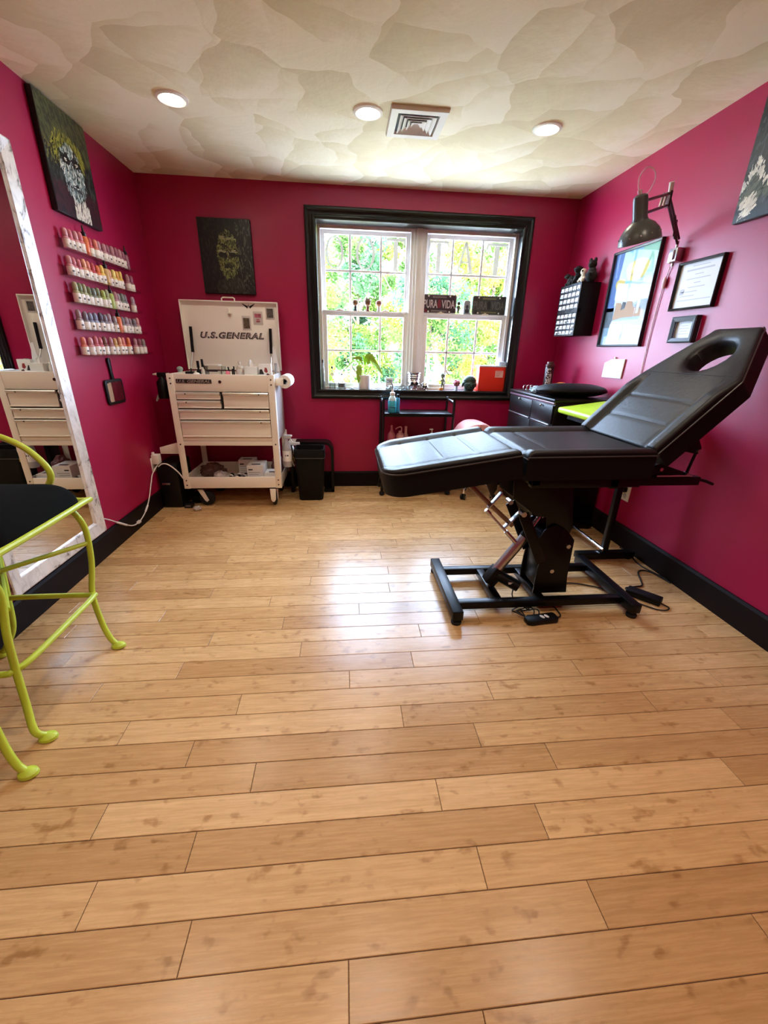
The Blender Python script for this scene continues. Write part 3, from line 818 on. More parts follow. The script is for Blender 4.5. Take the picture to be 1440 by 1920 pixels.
# things in the cart's top tray (each its own thing); they stand on the tray floor at z = .975
TZ = .975
def item(name, label, cat, mb, group=None): return tag(mb.build(name), label, cat, group)
def bottle(name, label, cat, x, y, z, r, h, body, cap, caph=.02, capr=None, neck=.35, group=None, glass=False, labelm=None):
    t = thing(name, label, cat, (x, y, z), 0, group)
    nr = r*neck; hs = h-caph
    MB().lathe([(0, .001), (r*.92, .001), (r, .004), (r, hs*.70), (r*.9, hs*.80), (nr, hs*.93), (nr, hs)] + ([] if glass else [(0, hs)]), body, (x, y, z), 20).build('bottle_body', t)
    cr = capr or nr*1.25
    MB().lathe([(cr, hs-.002), (cr, h*.985), (cr*.8, h), (0, h)], cap, (x, y, z), 16).build('cap', t)
    if labelm: MB().lathe([(r+.0006, hs*.15), (r+.0006, hs*.55)], labelm, (x, y, z), 20).build('paper_label', t, recalc=False)
    return t
DKG = PM('dark_green_plastic', (30, 50, 34), rough=.35)
item('parts_box', 'small black open box at the left end of the cart tray', 'box', MB().box((-1.225, 3.47, TZ), (-1.168, 3.52, 1.062), BLKP, .003).box((-1.19, 3.49, 1.06), (-1.182, 3.50, 1.085), BLKP, .002))
bottle('ink_bottle', 'black bottle with a black dropper cap in the cart tray', 'bottle', -1.137, 3.52, TZ, .017, .165, BLKP, BLKP, .05, .010)
bottle('ink_bottle', 'squat dark green bottle in the cart tray', 'bottle', -1.098, 3.56, TZ, .027, .135, DKG, DKG, .02, .022, .7)
bottle('dropper_bottle', 'slim white bottle with a pointed black dropper in the cart tray', 'bottle', -1.085, 3.46, TZ, .013, .18, PM('milk_plastic', (220, 214, 204), rough=.4), BLKP, .055, .009)
item('cotton_ball', 'round white cotton ball at the front edge of the cart tray', 'cotton', MB().ell((-1.10, 3.345, 1.047), (.026, .02, .018), PAPER).box((-1.12, 3.33, TZ), (-1.08, 3.36, 1.035), PAPER, .004))
t = thing('storage_box', 'clear plastic box holding a black pen in the cart tray', 'box', (-1.018, 3.50, TZ))
MB().box((-1.07, 3.46, TZ), (-.966, 3.54, 1.113), pane_material('frost', (.90, .90, .88), 2.0, .15)).build('case', t); MB().box((-1.072, 3.458, 1.106), (-.964, 3.542, 1.116), PM('lid_frost', (226, 220, 210), rough=.4), .003).build('box_lid', t)
item('marker_pen', 'black marker pen lying inside the clear box', 'pen', MB().tube([(-1.062, 3.47, 1.070), (-.978, 3.47, 1.070)], [.006, .006], BLKP, 8))
t = thing('glass_jar', 'clear glass jar lying beside the clear box in the cart tray', 'jar', (-.94, 3.5, TZ)); MB().lathe([(0, 0), (.022, 0), (.024, .01), (.024, .09), (.016, .105), (.016, .13)], BOTGL, (-.94, 3.5, TZ), 20).build('jar_body', t)
item('pink_sponge', 'small bright pink sponge in the cart tray', 'sponge', MB().box((-.914, 3.44, TZ), (-.886, 3.47, 1.072), PM('bright_pink', (238, 130, 150), rough=.8), .008))
for i, (x, dx, hh, ld) in enumerate(((-.893, -.012, .125, 'black pen leaning left in the cart tray'), (-.877, .004, .112, 'short black pen standing between two others in the cart tray'), (-.862, .0, .130, 'tall black pen nearest the carved jar in the cart tray'))):
    item('pen', ld, 'pen', MB().tube([(x, 3.50, TZ), (x+dx, 3.50, TZ+hh)], .0055, BLKP, 8), 'black pens in the cart tray')
t = thing('carved_jar', 'pale carved glass jar with a knob lid in the cart tray', 'jar', (-.815, 3.5, TZ))
JG = PM('carved_pale_glass', (216, 208, 196), rough=.25, bump=(70, .8, .01))
MB().lathe([(0, 0), (.026, 0), (.032, .02), (.032, .10), (.026, .118)], JG, (-.815, 3.5, TZ), 20).build('jar_body', t); MB().lathe([(.027, .118), (.022, .135), (.008, .142), (.012, .155), (.010, .166), (0, .168)], JG, (-.815, 3.5, TZ), 20).build('jar_lid', t)
t = thing('tissue_box', 'frosted box with a white tissue sticking up in the cart tray', 'box', (-.725, 3.5, TZ))
MB().box((-.775, 3.45, TZ), (-.676, 3.55, 1.105), PM('frosted_box', (222, 218, 208), rough=.35), .006).build('case', t)
MB().grid([[(-.745, 3.5, 1.10), (-.735, 3.49, 1.10), (-.715, 3.505, 1.10), (-.70, 3.5, 1.10)], [(-.752, 3.5, 1.128), (-.735, 3.485, 1.13), (-.712, 3.51, 1.132), (-.695, 3.5, 1.124)], [(-.74, 3.5, 1.148), (-.73, 3.49, 1.158), (-.722, 3.505, 1.15), (-.71, 3.5, 1.14)]], PAPER).build('tissue', t)
t = thing('picture_box', 'white carton printed in red and dark shapes at the right of the cart tray', 'box', (-.62, 3.5, TZ))
MB().box((-.668, 3.49, TZ), (-.572, 3.53, 1.128), WHITEP, .002).build('carton', t)
m = MB()
m.prism([(-.668, 1.05), (-.662, 1.085), (-.645, 1.088), (-.63, 1.05)], 1, 3.4885, 3.489, PM('print_black', (40, 36, 36), rough=.6))
m.prism([(-.628, 1.072), (-.622, 1.10), (-.607, 1.098), (-.600, 1.07), (-.612, 1.06)], 1, 3.4885, 3.489, PM('print_red', (150, 50, 50), rough=.6))
m.prism([(-.618, 1.03), (-.608, 1.058), (-.590, 1.052), (-.585, 1.03)], 1, 3.488, 3.4888, PM('print_brown', (80, 40, 34), rough=.6)); m.build('print', t)
item('glass_shard_holder', 'grey glass block at the back right corner of the cart tray', 'glass', MB().box((-.565, 3.60, TZ), (-.548, 3.64, 1.13), PM('grey_glass', (150, 150, 146), rough=.2), .002))
# trading cards held on the lid
SLV = PM('card_sleeve', (206, 200, 194), rough=.25)
for (x0, z0, x1, z1, c, ld) in ((-.823, 1.377, -.754, 1.483, (92, 80, 62), 'brown picture card in a clear sleeve, lowest of three on the lid'), (-.732, 1.420, -.656, 1.518, (176, 96, 110), 'pink and white card in a clear sleeve, middle of three on the lid'), (-.630, 1.462, -.560, 1.557, (88, 84, 82), 'grey picture card in a clear sleeve, highest of three on the lid')):
    t = thing('trading_card', ld, 'card', ((x0+x1)/2, LY, z0), 0, 'sleeved cards on the open lid')
    MB().box((x0, LY-.004, z0), (x1, LY-.0005, z1), SLV, .001).build('sleeve', t)
    m = MB(); a = PM('card%d' % c[0], c, rough=.5, var=(60, .5))
    if c[0] > 150:
        m.box((x0+.012, LY-.006, z0+.052), (x1-.012, LY-.004, z1-.016), a); m.box((x0+.022, LY-.006, z0+.018), (x1-.022, LY-.004, z0+.030), a); m.box((x0+.026, LY-.006, z0+.034), (x1-.026, LY-.004, z0+.042), a)
    else: m.box((x0+.010, LY-.006, z0+.012), (x1-.010, LY-.004, z1-.016), a)
    m.build('card_print', t)
# paper roll and its holder on the right side
t = thing('paper_towel_roll', 'white paper towel roll on a holder at the cart\'s right side', 'paper towel', (-.47, 3.46, 1.0))
MB().lathe([(.020, 0), (.048, 0), (.050, .004), (.050, .226), (.048, .23), (.020, .23)], PAPER, (-.458, 3.355, 1.005), 28, (0, 1, 0)).build('roll', t)
m = MB().box((-.526, 3.345, .975), (-.465, 3.352, 1.030), WHITE, .006); m.box((-.526, 3.345, .985), (-.520, 3.60, 1.02), WHITE, .002); m.box((-.526, 3.592, .985), (-.445, 3.60, 1.02), WHITE, .004); m.cyl((-.458, 3.345, 1.005), (-.458, 3.60, 1.005), .008, BLKP)
m.build('holder', t)
item('paper_sheet', 'white folded paper sheet standing behind the paper roll', 'paper', MB().prism([(-.592, 1.06), (-.535, 1.06), (-.565, 1.24), (-.585, 1.25)], 1, 3.70, 3.703, PAPER))
# spray bottle and rag hanging low on the right side
GREYP = PM('grey_plastic', (176, 174, 176), rough=.4)
t = thing('spray_bottle', 'grey and white spray bottle hanging at the cart\'s right side', 'spray bottle', (-.505, 3.46, .30))
MB().lathe([(0, 0), (.036, 0), (.038, .01), (.038, .15), (.030, .19), (.015, .215), (.015, .235), (0, .235)], GREYP, (-.490, 3.47, .305), 20).build('bottle_body', t)
m = MB().lathe([(.0385, .05), (.0385, .14)], PAPER, (-.490, 3.47, .305), 20); m.box((-.50, 3.432, .40), (-.475, 3.4325, .412), BLKP); m.build('paper_label', t, recalc=False)
m = MB().box((-.515, 3.455, .540), (-.450, 3.485, .575), GREYP, .006); m.bar((-.465, 3.47, .555), (-.442, 3.47, .515), .016, .008, WHITEP, .002); m.box((-.455, 3.46, .560), (-.44, 3.48, .573), WHITEP, .002); m.build('trigger', t)
item('cleaning_rag', 'white rag with a yellow stain hanging beside the spray bottle', 'rag', MB().grid([[(-.441+.010*math.sin(i*.9), 3.42+.03*j, .49-.022*i-.004*j) for j in range(4)] for i in range(9)], PM('rag_white', (226, 220, 208), rough=.9)).grid([[(-.438+.010*math.sin(i*.9), 3.418+.02*j, .40-.02*i) for j in range(2)] for i in range(3)], PM('rag_yellow', (214, 190, 70), rough=.9)))
# black spray bottle hooked on the left side
t = thing('spray_bottle', 'black spray bottle with a white nozzle hooked on the cart\'s left edge', 'spray bottle', (-1.38, 3.42, .86))
MB().lathe([(0, 0), (.040, 0), (.044, .01), (.042, .12), (.020, .15), (.015, .16), (0, .16)], BLKP, (-1.385, 3.42, .865), 20).build('bottle_body', t)
m = MB().box((-1.415, 3.405, 1.02), (-1.325, 3.435, 1.055), BLKP, .008); m.build('trigger_head', t)
m = MB().prism([(-1.445, 1.046), (-1.415, 1.052), (-1.398, 1.046), (-1.392, 1.022), (-1.412, 1.034), (-1.445, 1.036)], 1, 3.408, 3.432, WHITEP, .003); m.build('nozzle', t)
item('teal_jar', 'pale teal jar showing above the cart\'s left rear corner', 'jar', MB().ell((-1.30, 3.58, 1.075), (.024, .02, .020), PM('pale_teal', (170, 206, 200), rough=.4)).cyl((-1.30, 3.58, .976), (-1.30, 3.58, 1.07), .018, PM('pale_teal', (170, 206, 200))))
item('teal_tube', 'small pale teal tube hanging low on the cart\'s left side', 'tube', MB().tube([(-1.455, 3.43, .842), (-1.432, 3.43, .885)], [.006, .012], PM('pale_teal', (170, 206, 200)), 10))
# lower shelf contents
def carton(name, label, a, b, top=None):
    t = thing(name, label, 'box', ((a[0]+b[0])/2, (a[1]+b[1])/2, a[2]), 0, 'cartons on the cart\'s lower shelf')
    MB().box(a, b, WHITEP, .002).build('carton', t)
    m = MB(); x0 = a[0]+.012
    m.box((x0, a[1]-.0006, b[2]-.040), (x0+.035, a[1], b[2]-.030), BLKP)
    for k in range(4): m.box((x0, a[1]-.0006, b[2]-.062-k*.018), (x0+(b[0]-a[0])*(.7-.1*(k % 2)), a[1], b[2]-.056-k*.018), PM('print_grey', (176, 172, 168), rough=.7)) if b[2]-.062-k*.018 > a[2]+.01 else None
    m.build('print', t)
    MB().box((x0+.02, a[1]+.03, b[2]), (b[0]-.03, a[1]+.06, b[2]+.0006), PM('print_slate', (70, 72, 80), rough=.6)).build('top_print', t)
carton('glove_box', 'white carton standing at the back of the cart\'s lower shelf', (-.93, 3.58, .187), (-.79, 3.70, .33))
carton('glove_box', 'tall white carton, the front one of the cart\'s lower shelf', (-.815, 3.38, .187), (-.68, 3.56, .335))
carton('glove_box', 'low white carton in the right corner of the cart\'s lower shelf', (-.672, 3.36, .187), (-.560, 3.50, .275))
def crumple(name, label, cat, c, r, m, seed, amp=.28):
    tb = bmesh.new(); bmesh.ops.create_icosphere(tb, subdivisions=4, radius=1)
    for v in tb.verts:
        n = mnoise.noise(v.co*2.3+V((seed, 0, 0)))+.5*mnoise.noise(v.co*5+V((0, seed, 0)))
        v.co *= 1+amp*n
        v.co = V((v.co.x*r[0], v.co.y*r[1], max(-.9, v.co.z)*r[2]))
    o = MB(); o._merge(tb, m, Matrix.Translation(c), True); return item(name, label, cat, o)
BAG = PM('crinkled_film', (190, 180, 176), rough=.18, spec=.8)
crumple('plastic_bag', 'crinkled clear plastic bag on the cart\'s lower shelf', 'bag', (-1.035, 3.40, .232), (.06, .06, .048), BAG, 3)
crumple('paper_bag', 'dark brown bag at the left of the cart\'s lower shelf', 'bag', (-1.14, 3.54, .25), (.10, .10, .062), PM('brown_bag', (88, 56, 44), rough=.5), 9)
crumple('pink_pouch', 'dusky pink pouch behind the cartons on the lower shelf', 'bag', (-.60, 3.62, .27), (.05, .09, .085), PM('dusky_pink', (140, 96, 100), rough=.4), 5)
t = thing('parts_tray', 'grey tray of ink caps on the cart\'s lower shelf', 'tray', (-.90, 3.42, .187)); MB().box((-.975, 3.36, .187), (-.83, 3.50, .192), GREYP, .002).box((-.975, 3.36, .187), (-.83, 3.364, .225), GREYP, .001).box((-.975, 3.496, .187), (-.83, 3.5, .225), GREYP, .001).build('tray', t)
for i in range(9):
    x, y = -.96+.055*(i % 3)+rnd.uniform(0, .012), 3.385+.04*(i//3)
    item('ink_capsule', 'small capsule lying in the grey tray on the lower shelf', 'capsule', MB().ell((x, y, .235), (.016, .012, .014), PAPER if i % 2 else BLKP).cyl((x, y, .192), (x, y, .23), .010, BLKP), 'capsules in the grey tray')

# black case in the corner, white low table and bins
item('equipment_case', 'black equipment case on the floor in the corner left of the cart', 'case', MB().box((-1.495, 3.30, .001), (-1.335, 3.60, .372), BLKP, .02).box((-1.47, 3.292, .20), (-1.41, 3.30, .215), STEEL, .002))
crumple('black_cloth', 'black cloth heaped on the floor under the cart', 'cloth', (-1.262, 3.46, .036), (.050, .08, .042), FABR, 2)
t = thing('power_brick', 'small black power brick on the floor by the cart\'s left wheel', 'adapter', (-1.28, 3.30, 0)); MB().box((-1.325, 3.285, .001), (-1.262, 3.345, .042), BLKP, .005).build('case', t); MB().box((-1.315, 3.2845, .012), (-1.272, 3.286, .028), PM('brick_print', (90, 88, 88), rough=.6)).build('print', t)
crumple('plastic_wrap', 'scrap of clear plastic on the floor by the cart\'s left wheel', 'wrap', (-1.205, 3.235, .018), (.030, .025, .019), BAG, 12)

t = thing('waste_bin', 'black plastic waste bin on the floor right of the tool cart', 'waste bin', (-.303, 3.50, 0))
m = MB()
def rrect(hx, hy, r, n=5):
    out = []
    for cx, cy, a0 in ((hx-r, hy-r, 0), (-hx+r, hy-r, PI/2), (-hx+r, -hy+r, PI), (hx-r, -hy+r, 3*PI/2)):
        for k in range(n+1): out.append((cx+r*math.cos(a0+k*PI/2/n), cy+r*math.sin(a0+k*PI/2/n)))
    return out
def loft(m, levels, mat, cx, cy, r=.02):
    m.grid([[(cx+x, cy+y, z) for x, y in rrect(hx, hy, min(r, hx*.9, hy*.9))] for hx, hy, z in levels], mat, True, True)
BINM = PM('bin_black', (9, 8, 8), rough=.55, spec=.25)
loft(m, [(.001, .001, .002), (.100, .075, .002), (.104, .078, .008), (.122, .094, .385), (.128, .100, .386), (.129, .101, .455), (.126, .098, .460), (.118, .091, .458), (.112, .086, .39), (.096, .071, .014), (.001, .001, .012)], BINM, -.303, 3.52, .028)
m.build('bin_body', t)
MB().grid([[(-.303+x*s_, 3.52+y*s_, z) for x, y in rrect(.128, .100, .028)] for s_, z in ((1.004, .380), (1.022, .384), (1.004, .388))], PM('bin_rim', (40, 38, 38), rough=.4), True, True).build('rim_band', t)
t = thing('side_table', 'low black bent-frame side table with white top behind the waste bin', 'side table', (-.30, 3.74, 0))
m = MB()
pth = [(-.118, .002), (-.118, .36), (-.125, .42), (-.150, .452), (-.20, .462), (-.44, .462)]
pth2 = [(x, z) for x, z in pth]
P = catmull([V((x, 0, z)) for x, z in pth2], 6)
rows = []
for i, q in enumerate(P):
    tn = (P[min(i+1, len(P)-1)]-P[max(i-1, 0)]).normalized(); nn = V((-tn.z, 0, tn.x))
    rows.append([(q.x+nn.x*a, y, q.z+nn.z*a) for a, y in ((-.012, 3.66), (.012, 3.66), (.012, 3.80), (-.012, 3.80))])
m.grid(rows, BLKP, False, True); m.box((-.20, 3.66, .002), (-.106, 3.80, .03), BLKP, .004); m.build('bent_frame', t)
MB().box((-.505, 3.64, .448), (-.40, 3.81, .474), WHITEP, .004).build('tabletop', t)
MB().box((-.50, 3.66, .002), (-.47, 3.80, .448), BLKP, .004).build('leg_panel', t)

# ================================================================= LIME BAR STOOLS
st = thing('bar_stool', 'lime green metal bar stool with black seat and curled armrests by the mirror', 'bar stool', (-1.26, 1.345, 0))
TR = .0115
SX, SY = -1.26, 1.42
FEET = {(1, 1): (-1.023, 1.568), (1, -1): (-1.026, 1.106), (-1, 1): (-1.462, 1.540), (-1, -1): (-1.462, 1.106)}
for (a, b), (fx, fy) in FEET.items():
    kx = -1.088 if a > 0 else -1.425; ky = 1.610 if b > 0 else 1.165
    ux = -1.082 if a > 0 else -1.44; uy = 1.665 if b > 0 else 1.20
    tx = -1.125 if a > 0 else -1.42; ty = 1.655 if b > 0 else 1.215
    pts = [(fx+.008*a, fy, .012), (fx-.018*a, fy+.006*b, .045), (fx-.045*a, (fy*.5+ky*.5), .12), (kx, ky, .25), (ux, (uy+ky)/2+.01*b, .38), (ux, uy, .50), (ux-.010*a, uy, .57), (tx, ty, .640)]
    l = MB().tube(pts, TR, LIME, 12, smooth_pts=6).build('leg', st)
    MB().lathe([(0, 0), (.017, 0), (.024, .004), (.022, .013), (.012, .022), (0, .024)], LIME, (fx+.012*a, fy, .001), 18, sx=1.25).build('foot_pad', l)
m = MB()
m.tube([(-1.072, 1.585, .252), (-1.067, 1.42, .252), (-1.072, 1.215, .248), (-1.095, 1.165, .244), (-1.13, 1.148, .242), (-1.40, 1.148, .242), (-1.445, 1.19, .245), (-1.442, 1.56, .250), (-1.41, 1.594, .252), (-1.11, 1.598, .252)], TR*.95, LIME, 12, closed=True, smooth_pts=5)
m.build('footrest_ring', st)
MB().tube([(-1.083, 1.652, .470), (-1.438, 1.205, .470)], TR*.8, LIME, 10).build('stretcher', st); MB().tube([(-1.083, 1.205, .452), (-1.438, 1.652, .452)], TR*.8, LIME, 10).build('stretcher', st)
m = MB()
m.tube([(-1.062, 1.655, .648), (-1.062, 1.225, .645), (-1.09, 1.19, .645), (-1.43, 1.19, .645), (-1.46, 1.225, .645), (-1.46, 1.66, .645), (-1.43, 1.69, .645), (-1.09, 1.69, .648)], TR, LIME, 10, closed=True, smooth_pts=4); m.build('seat_frame', st)
rows = []
for i in range(13):
    t_ = i/12; rr = math.cos(t_*PI/2)**.42 if i < 12 else .02
    rows.append([(SX+x*rr, 1.44+y*rr, .650+.105*math.sin(t_*PI/2)) for x, y in rrect(.200, .243, .07)])
rows = [[(SX+x*.96, 1.44+y*.96, .640) for x, y in rrect(.200, .243, .07)]] + rows
MB().grid(rows, FABR, True, True).build('seat_cushion', st)
for sg, ya in ((1, 1.668), (-1, 1.212)):
    y = ya
    ptsA = [(-1.475, y, .66), (-1.485, y, .80), (-1.475, y, .90), (-1.42, y, .935), (-1.33, y, .925), (-1.235, y, .880), (-1.175, y, .815), (-1.158, y, .762), (-1.185, y, .715), (-1.235, y, .703), (-1.285, y, .706)]
    o = MB().tube(ptsA, TR*1.02, LIME, 12, smooth_pts=6).build('armrest', st)
    MB().cyl((-1.228, y, .66), (-1.228, y, .700), .008, LIME).box((-1.30, y-.016, .698), (-1.235, y+.016, .706), LIME, .004).build('arm_bracket', o)
m = MB(); m.tube([(-1.478, 1.668, .88), (-1.495, 1.60, .965), (-1.497, 1.44, .985), (-1.495, 1.28, .965), (-1.478, 1.212, .88)], TR, LIME, 10, smooth_pts=6); m.build('back_rail', st)
dup(st, (-1.24, .753, 0), label='second lime green bar stool, only its splayed foot in view at the lower left')

# ================================================================= WALL MIRROR
def distress_material():
    m = bpy.data.materials.new('distressed_silver'); m.use_nodes = True
    nt = m.node_tree; N = nt.nodes; L = nt.links; b = N['Principled BSDF']
    tc = N.new('ShaderNodeTexCoord'); mp = N.new('ShaderNodeMapping'); mp.inputs['Scale'].default_value = (9, 9, 5)
    L.new(tc.outputs['Object'], mp.inputs[0])
    n = N.new('ShaderNodeTexNoise'); n.inputs['Scale'].default_value = 2.2; n.inputs['Detail'].default_value = 9; n.inputs['Roughness'].default_value = .68; n.inputs['Distortion'].default_value = .7
    L.new(mp.outputs[0], n.inputs[0])
    r = N.new('ShaderNodeValToRGB'); e = r.color_ramp.elements
    e[0].position = .36; e[0].color = lin((112, 96, 86)) + (1,); e[1].position = .58; e[1].color = lin((236, 231, 224)) + (1,)
    x = e.new(.44); x.color = lin((214, 206, 198)) + (1,)
    L.new(n.outputs['Fac'], r.inputs[0]); L.new(r.outputs[0], b.inputs['Base Color'])
    b.inputs['Roughness'].default_value = .30; b.inputs['Metallic'].default_value = .25
    bp = N.new('ShaderNodeBump'); bp.inputs['Strength'].default_value = .4; bp.inputs['Distance'].default_value = .004
    L.new(n.outputs['Fac'], bp.inputs['Height']); L.new(bp.outputs[0], b.inputs['Normal'])
    return m
SILV = distress_material()
mi = thing('wall_mirror', 'tall wall mirror in a distressed silver frame behind the lime bar stool', 'mirror', (XL, 2.09, .17))
MY0, MY1, MZ0, MZ1 = 1.713, 2.478, .170, 2.095
m = MB()
def frame_yz(mb, X, sg, y0, y1, z0, z1, prof, mat):
    rows = []
    for ins, d in prof:
        rows.append([(X+sg*d, y0+ins, z0+ins), (X+sg*d, y1-ins, z0+ins), (X+sg*d, y1-ins, z1-ins), (X+sg*d, y0+ins, z1-ins)])
    mb.grid(rows, mat, False, True)
frame_yz(m, XL, 1, MY0, MY1, MZ0, MZ1, [(0, .001), (0, .030), (.006, .034), (.070, .024), (.074, .020), (.082, .014)], SILV); m.build('frame', mi)
MB().box((XL+.002, MY0+.06, MZ0+.06), (XL+.014, MY1-.06, MZ1-.06), MIRR).build('mirror_pane', mi)

# outlet, plug and white cord on the left wall
ot = thing('wall_outlet', 'white outlet plate low on the left wall beside the cart', 'outlet', (XL, 3.305, .36)); MB().box((XL, 3.27, .310), (XL+.006, 3.342, .425), WHITEP, .002).build('plate', ot)
t = thing('power_plug', 'white power adapter plugged into the left wall outlet', 'adapter', (XL+.02, 3.30, .40)); MB().box((XL+.006, 3.275, .375), (XL+.06, 3.335, .450), WHITEP, .006).build('case', t); MB().box((XL+.012, 3.283, .448), (XL+.03, 3.30, .470), WHITEP, .003).build('prong_cover', t)
item('power_cable', 'white cord hanging from the left outlet down to the mirror', 'cord', MB().tube([(XL+.045, 3.30, .376), (XL+.03, 3.275, .35), (XL+.012, 3.235, .305), (XL+.010, 3.20, .255), (XL+.012, 3.18, .24), (XL+.020, 3.11, .172), (XL+.022, 3.03, .105), (XL+.024, 2.95, .070), (XL+.024, 2.87, .055), (XL+.024, 2.78, .068), (XL+.020, 2.66, .135), (XL+.020, 2.56, .200), (XL+.012, 2.48, .25)], .0042, CORDW, 8, smooth_pts=5).box((XL+.014, 2.855, .046), (XL+.034, 2.895, .066), CORDW, .004).tube([(XL+.021, 2.72, .098), (XL+.020, 2.62, .160)], .0075, CORDW, 8).tube([(XL+.022, 3.0, .088), (XL+.022, 3.05, .118)], .007, CORDW, 8))
item('power_cable', 'white cord running from the left outlet behind the tool cart', 'cord', MB().tube([(XL+.040, 3.295, .352), (XL+.07, 3.30, .372), (XL+.11, 3.295, .372), (-1.36, 3.285, .345), (-1.32, 3.285, .300), (-1.30, 3.292, .255)], .005, CORDW, 8, smooth_pts=5))

# black hand mirror on the left wall
t = thing('hand_mirror', 'black square hand mirror hanging by its handle on the left wall', 'hand mirror', (XL, 2.95, .87))
m = MB().prism(([(2.955+y, .957+z) for y, z in rrect(.108, .078, .022)]), 0, XL+.002, XL+.016, BLKP, .003); m.build('frame', t)
MB().prism(([(2.955+y, .957+z) for y, z in rrect(.090, .060, .012)]), 0, XL+.0155, XL+.0168, MIRR).build('mirror_pane', t)
MB().prism([(2.945, 1.03), (2.975, 1.03), (2.968, 1.08), (2.972, 1.15), (2.962, 1.165), (2.945, 1.165), (2.937, 1.15), (2.945, 1.08)], 0, XL+.003, XL+.015, BLKP, .004).build('handle', t)

# ================================================================= INK LEDGES AND BOTTLES
LED = [(2.690, 3.44, 1.722), (2.665, 3.45, 1.588), (2.665, 3.41, 1.455), (2.655, 3.43, 1.316), (2.640, 3.46, 1.181)]
ORD = ['top', 'second', 'middle', 'fourth', 'lowest']
NTH = ['first', 'second', 'third', 'fourth', 'fifth', 'sixth', 'seventh', 'eighth', 'ninth', 'tenth', 'eleventh', 'twelfth', 'thirteenth', 'fourteenth', 'fifteenth', 'sixteenth']
C_ = dict(pink=(212, 150, 160), red=(186, 44, 60), rose=(200, 96, 112), orange=(232, 104, 44), coral=(222, 116, 92), peach=(230, 160, 120), mauve=(176, 120, 134), plum=(140, 70, 96),
          yellow=(240, 206, 70), amber=(240, 172, 60), lemon=(238, 226, 110), sage=(150, 166, 116), moss=(96, 122, 72), lime=(160, 192, 76), teal=(96, 126, 116), grey=(140, 132, 136), slate=(104, 110, 128),
          blue=(112, 140, 176), navy=(66, 74, 96), black=(28, 18, 22), brown=(120, 74, 60), cream=(232, 220, 196), lilac=(170, 156, 176), gold=(206, 168, 92))
ROWS = [
 ['pink', 'rose', 'pink', 'rose', 'ORANGE', 'red', 'coral', 'mauve', 'mauve', 'plum', 'mauve', 'plum', 'mauve', 'plum', 'PLUM'],
 ['pink', 'rose', 'rose', 'peach', 'coral', 'red', 'orange', 'yellow', 'BLACK', 'peach', 'lemon', 'amber', 'yellow', None, 'mauve', 'plum'],
 ['sage', 'moss', 'sage', 'moss', 'teal', 'moss', 'lime', 'sage', 'LIME', 'mauve', 'grey', 'teal', 'slate', None, 'lilac'],
 ['grey', 'slate', 'blue', 'blue', 'navy', 'slate', 'lilac', 'grey', 'BLACKO', 'slate', 'lilac', 'grey', 'slate', 'pink'],
 ['coral', 'pink', 'rose', 'rose', 'brown', 'mauve', 'gold', 'peach', 'coral', 'orange', None, 'mauve', 'plum', 'grey'],
]
LABW = PM('ink_label_white', (238, 230, 222), rough=.6)
def ink_mat(k): return PM('ink_'+k, tuple(int(.70*a+.30*b) for a, b in zip(C_[k], (188, 156, 156))), rough=.25, spec=.6)
inkproto = {}
def ink_bottle(kind, cap, x, y, z, label, group):
    """1 oz bottle: coloured body, white paper label with a dark mark, coloured domed cap; first of its kind is built, the others are copies"""
    if kind in inkproto:
        root = dup(inkproto[kind], (x, y, z), rnd.uniform(-.6, .6), label, group, {PM('ink_proto', (200, 200, 200), rough=.25): ink_mat(cap)})
        return root
    P0 = PM('ink_proto', (200, 200, 200), rough=.25)
    t = thing('ink_bottle', label, 'ink bottle', (x, y, z), 0, group)
    if kind == 'std':
        R_ = .0185
        MB().lathe([(0, 0), (R_*.93, 0), (R_, .003), (R_, .050), (R_*.86, .058), (.011, .062), (.011, .066), (0, .066)], P0, (x, y, z), 16).build('bottle_body', t)
        m = MB().lathe([(R_+.0005, .004), (R_+.0005, .048)], LABW, (x, y, z), 16)
        m.build('paper_label', t, recalc=False)
        a = [(R_+.001)*math.cos(k) for k in (-.35, 0, .35)]; bq = [(R_+.001)*math.sin(k) for k in (-.35, 0, .35)]
        MB().grid([[(x+a[k], y+bq[k], z+zz) for k in range(3)] for zz in (.020, .030)], PM('label_mark', (92, 84, 80), rough=.6), True).build('label_print', t, recalc=False)
        MB().lathe([(.0125, .062), (.0135, .064), (.0135, .088), (.011, .098), (.006, .103), (0, .104)], P0, (x, y, z), 14).build('cap', t)
    else:
        R_ = .0185
        MB().lathe([(0, 0), (R_*.93, 0), (R_, .003), (R_, .080), (R_*.8, .092), (.010, .097), (0, .097)], P0, (x, y, z), 16).build('bottle_body', t)
        MB().lathe([(.0125, .095), (.0135, .097), (.0125, .115), (.006, .119), (.004, .146), (.002, .150), (0, .150)], PM('ink_cap_black', (30, 16, 18), rough=.35), (x, y, z), 14).build('nozzle_cap', t)
    for ch in t.children:
        for sl in ch.material_slots:
            if sl.material == P0: pass
    inkproto[kind] = t
    for ch in t.children:
        for sl in ch.material_slots:
            if sl.material.name == 'ink_proto':
                sl.link = 'OBJECT'; sl.material = ink_mat(cap)
    t['_cap'] = cap
    return t
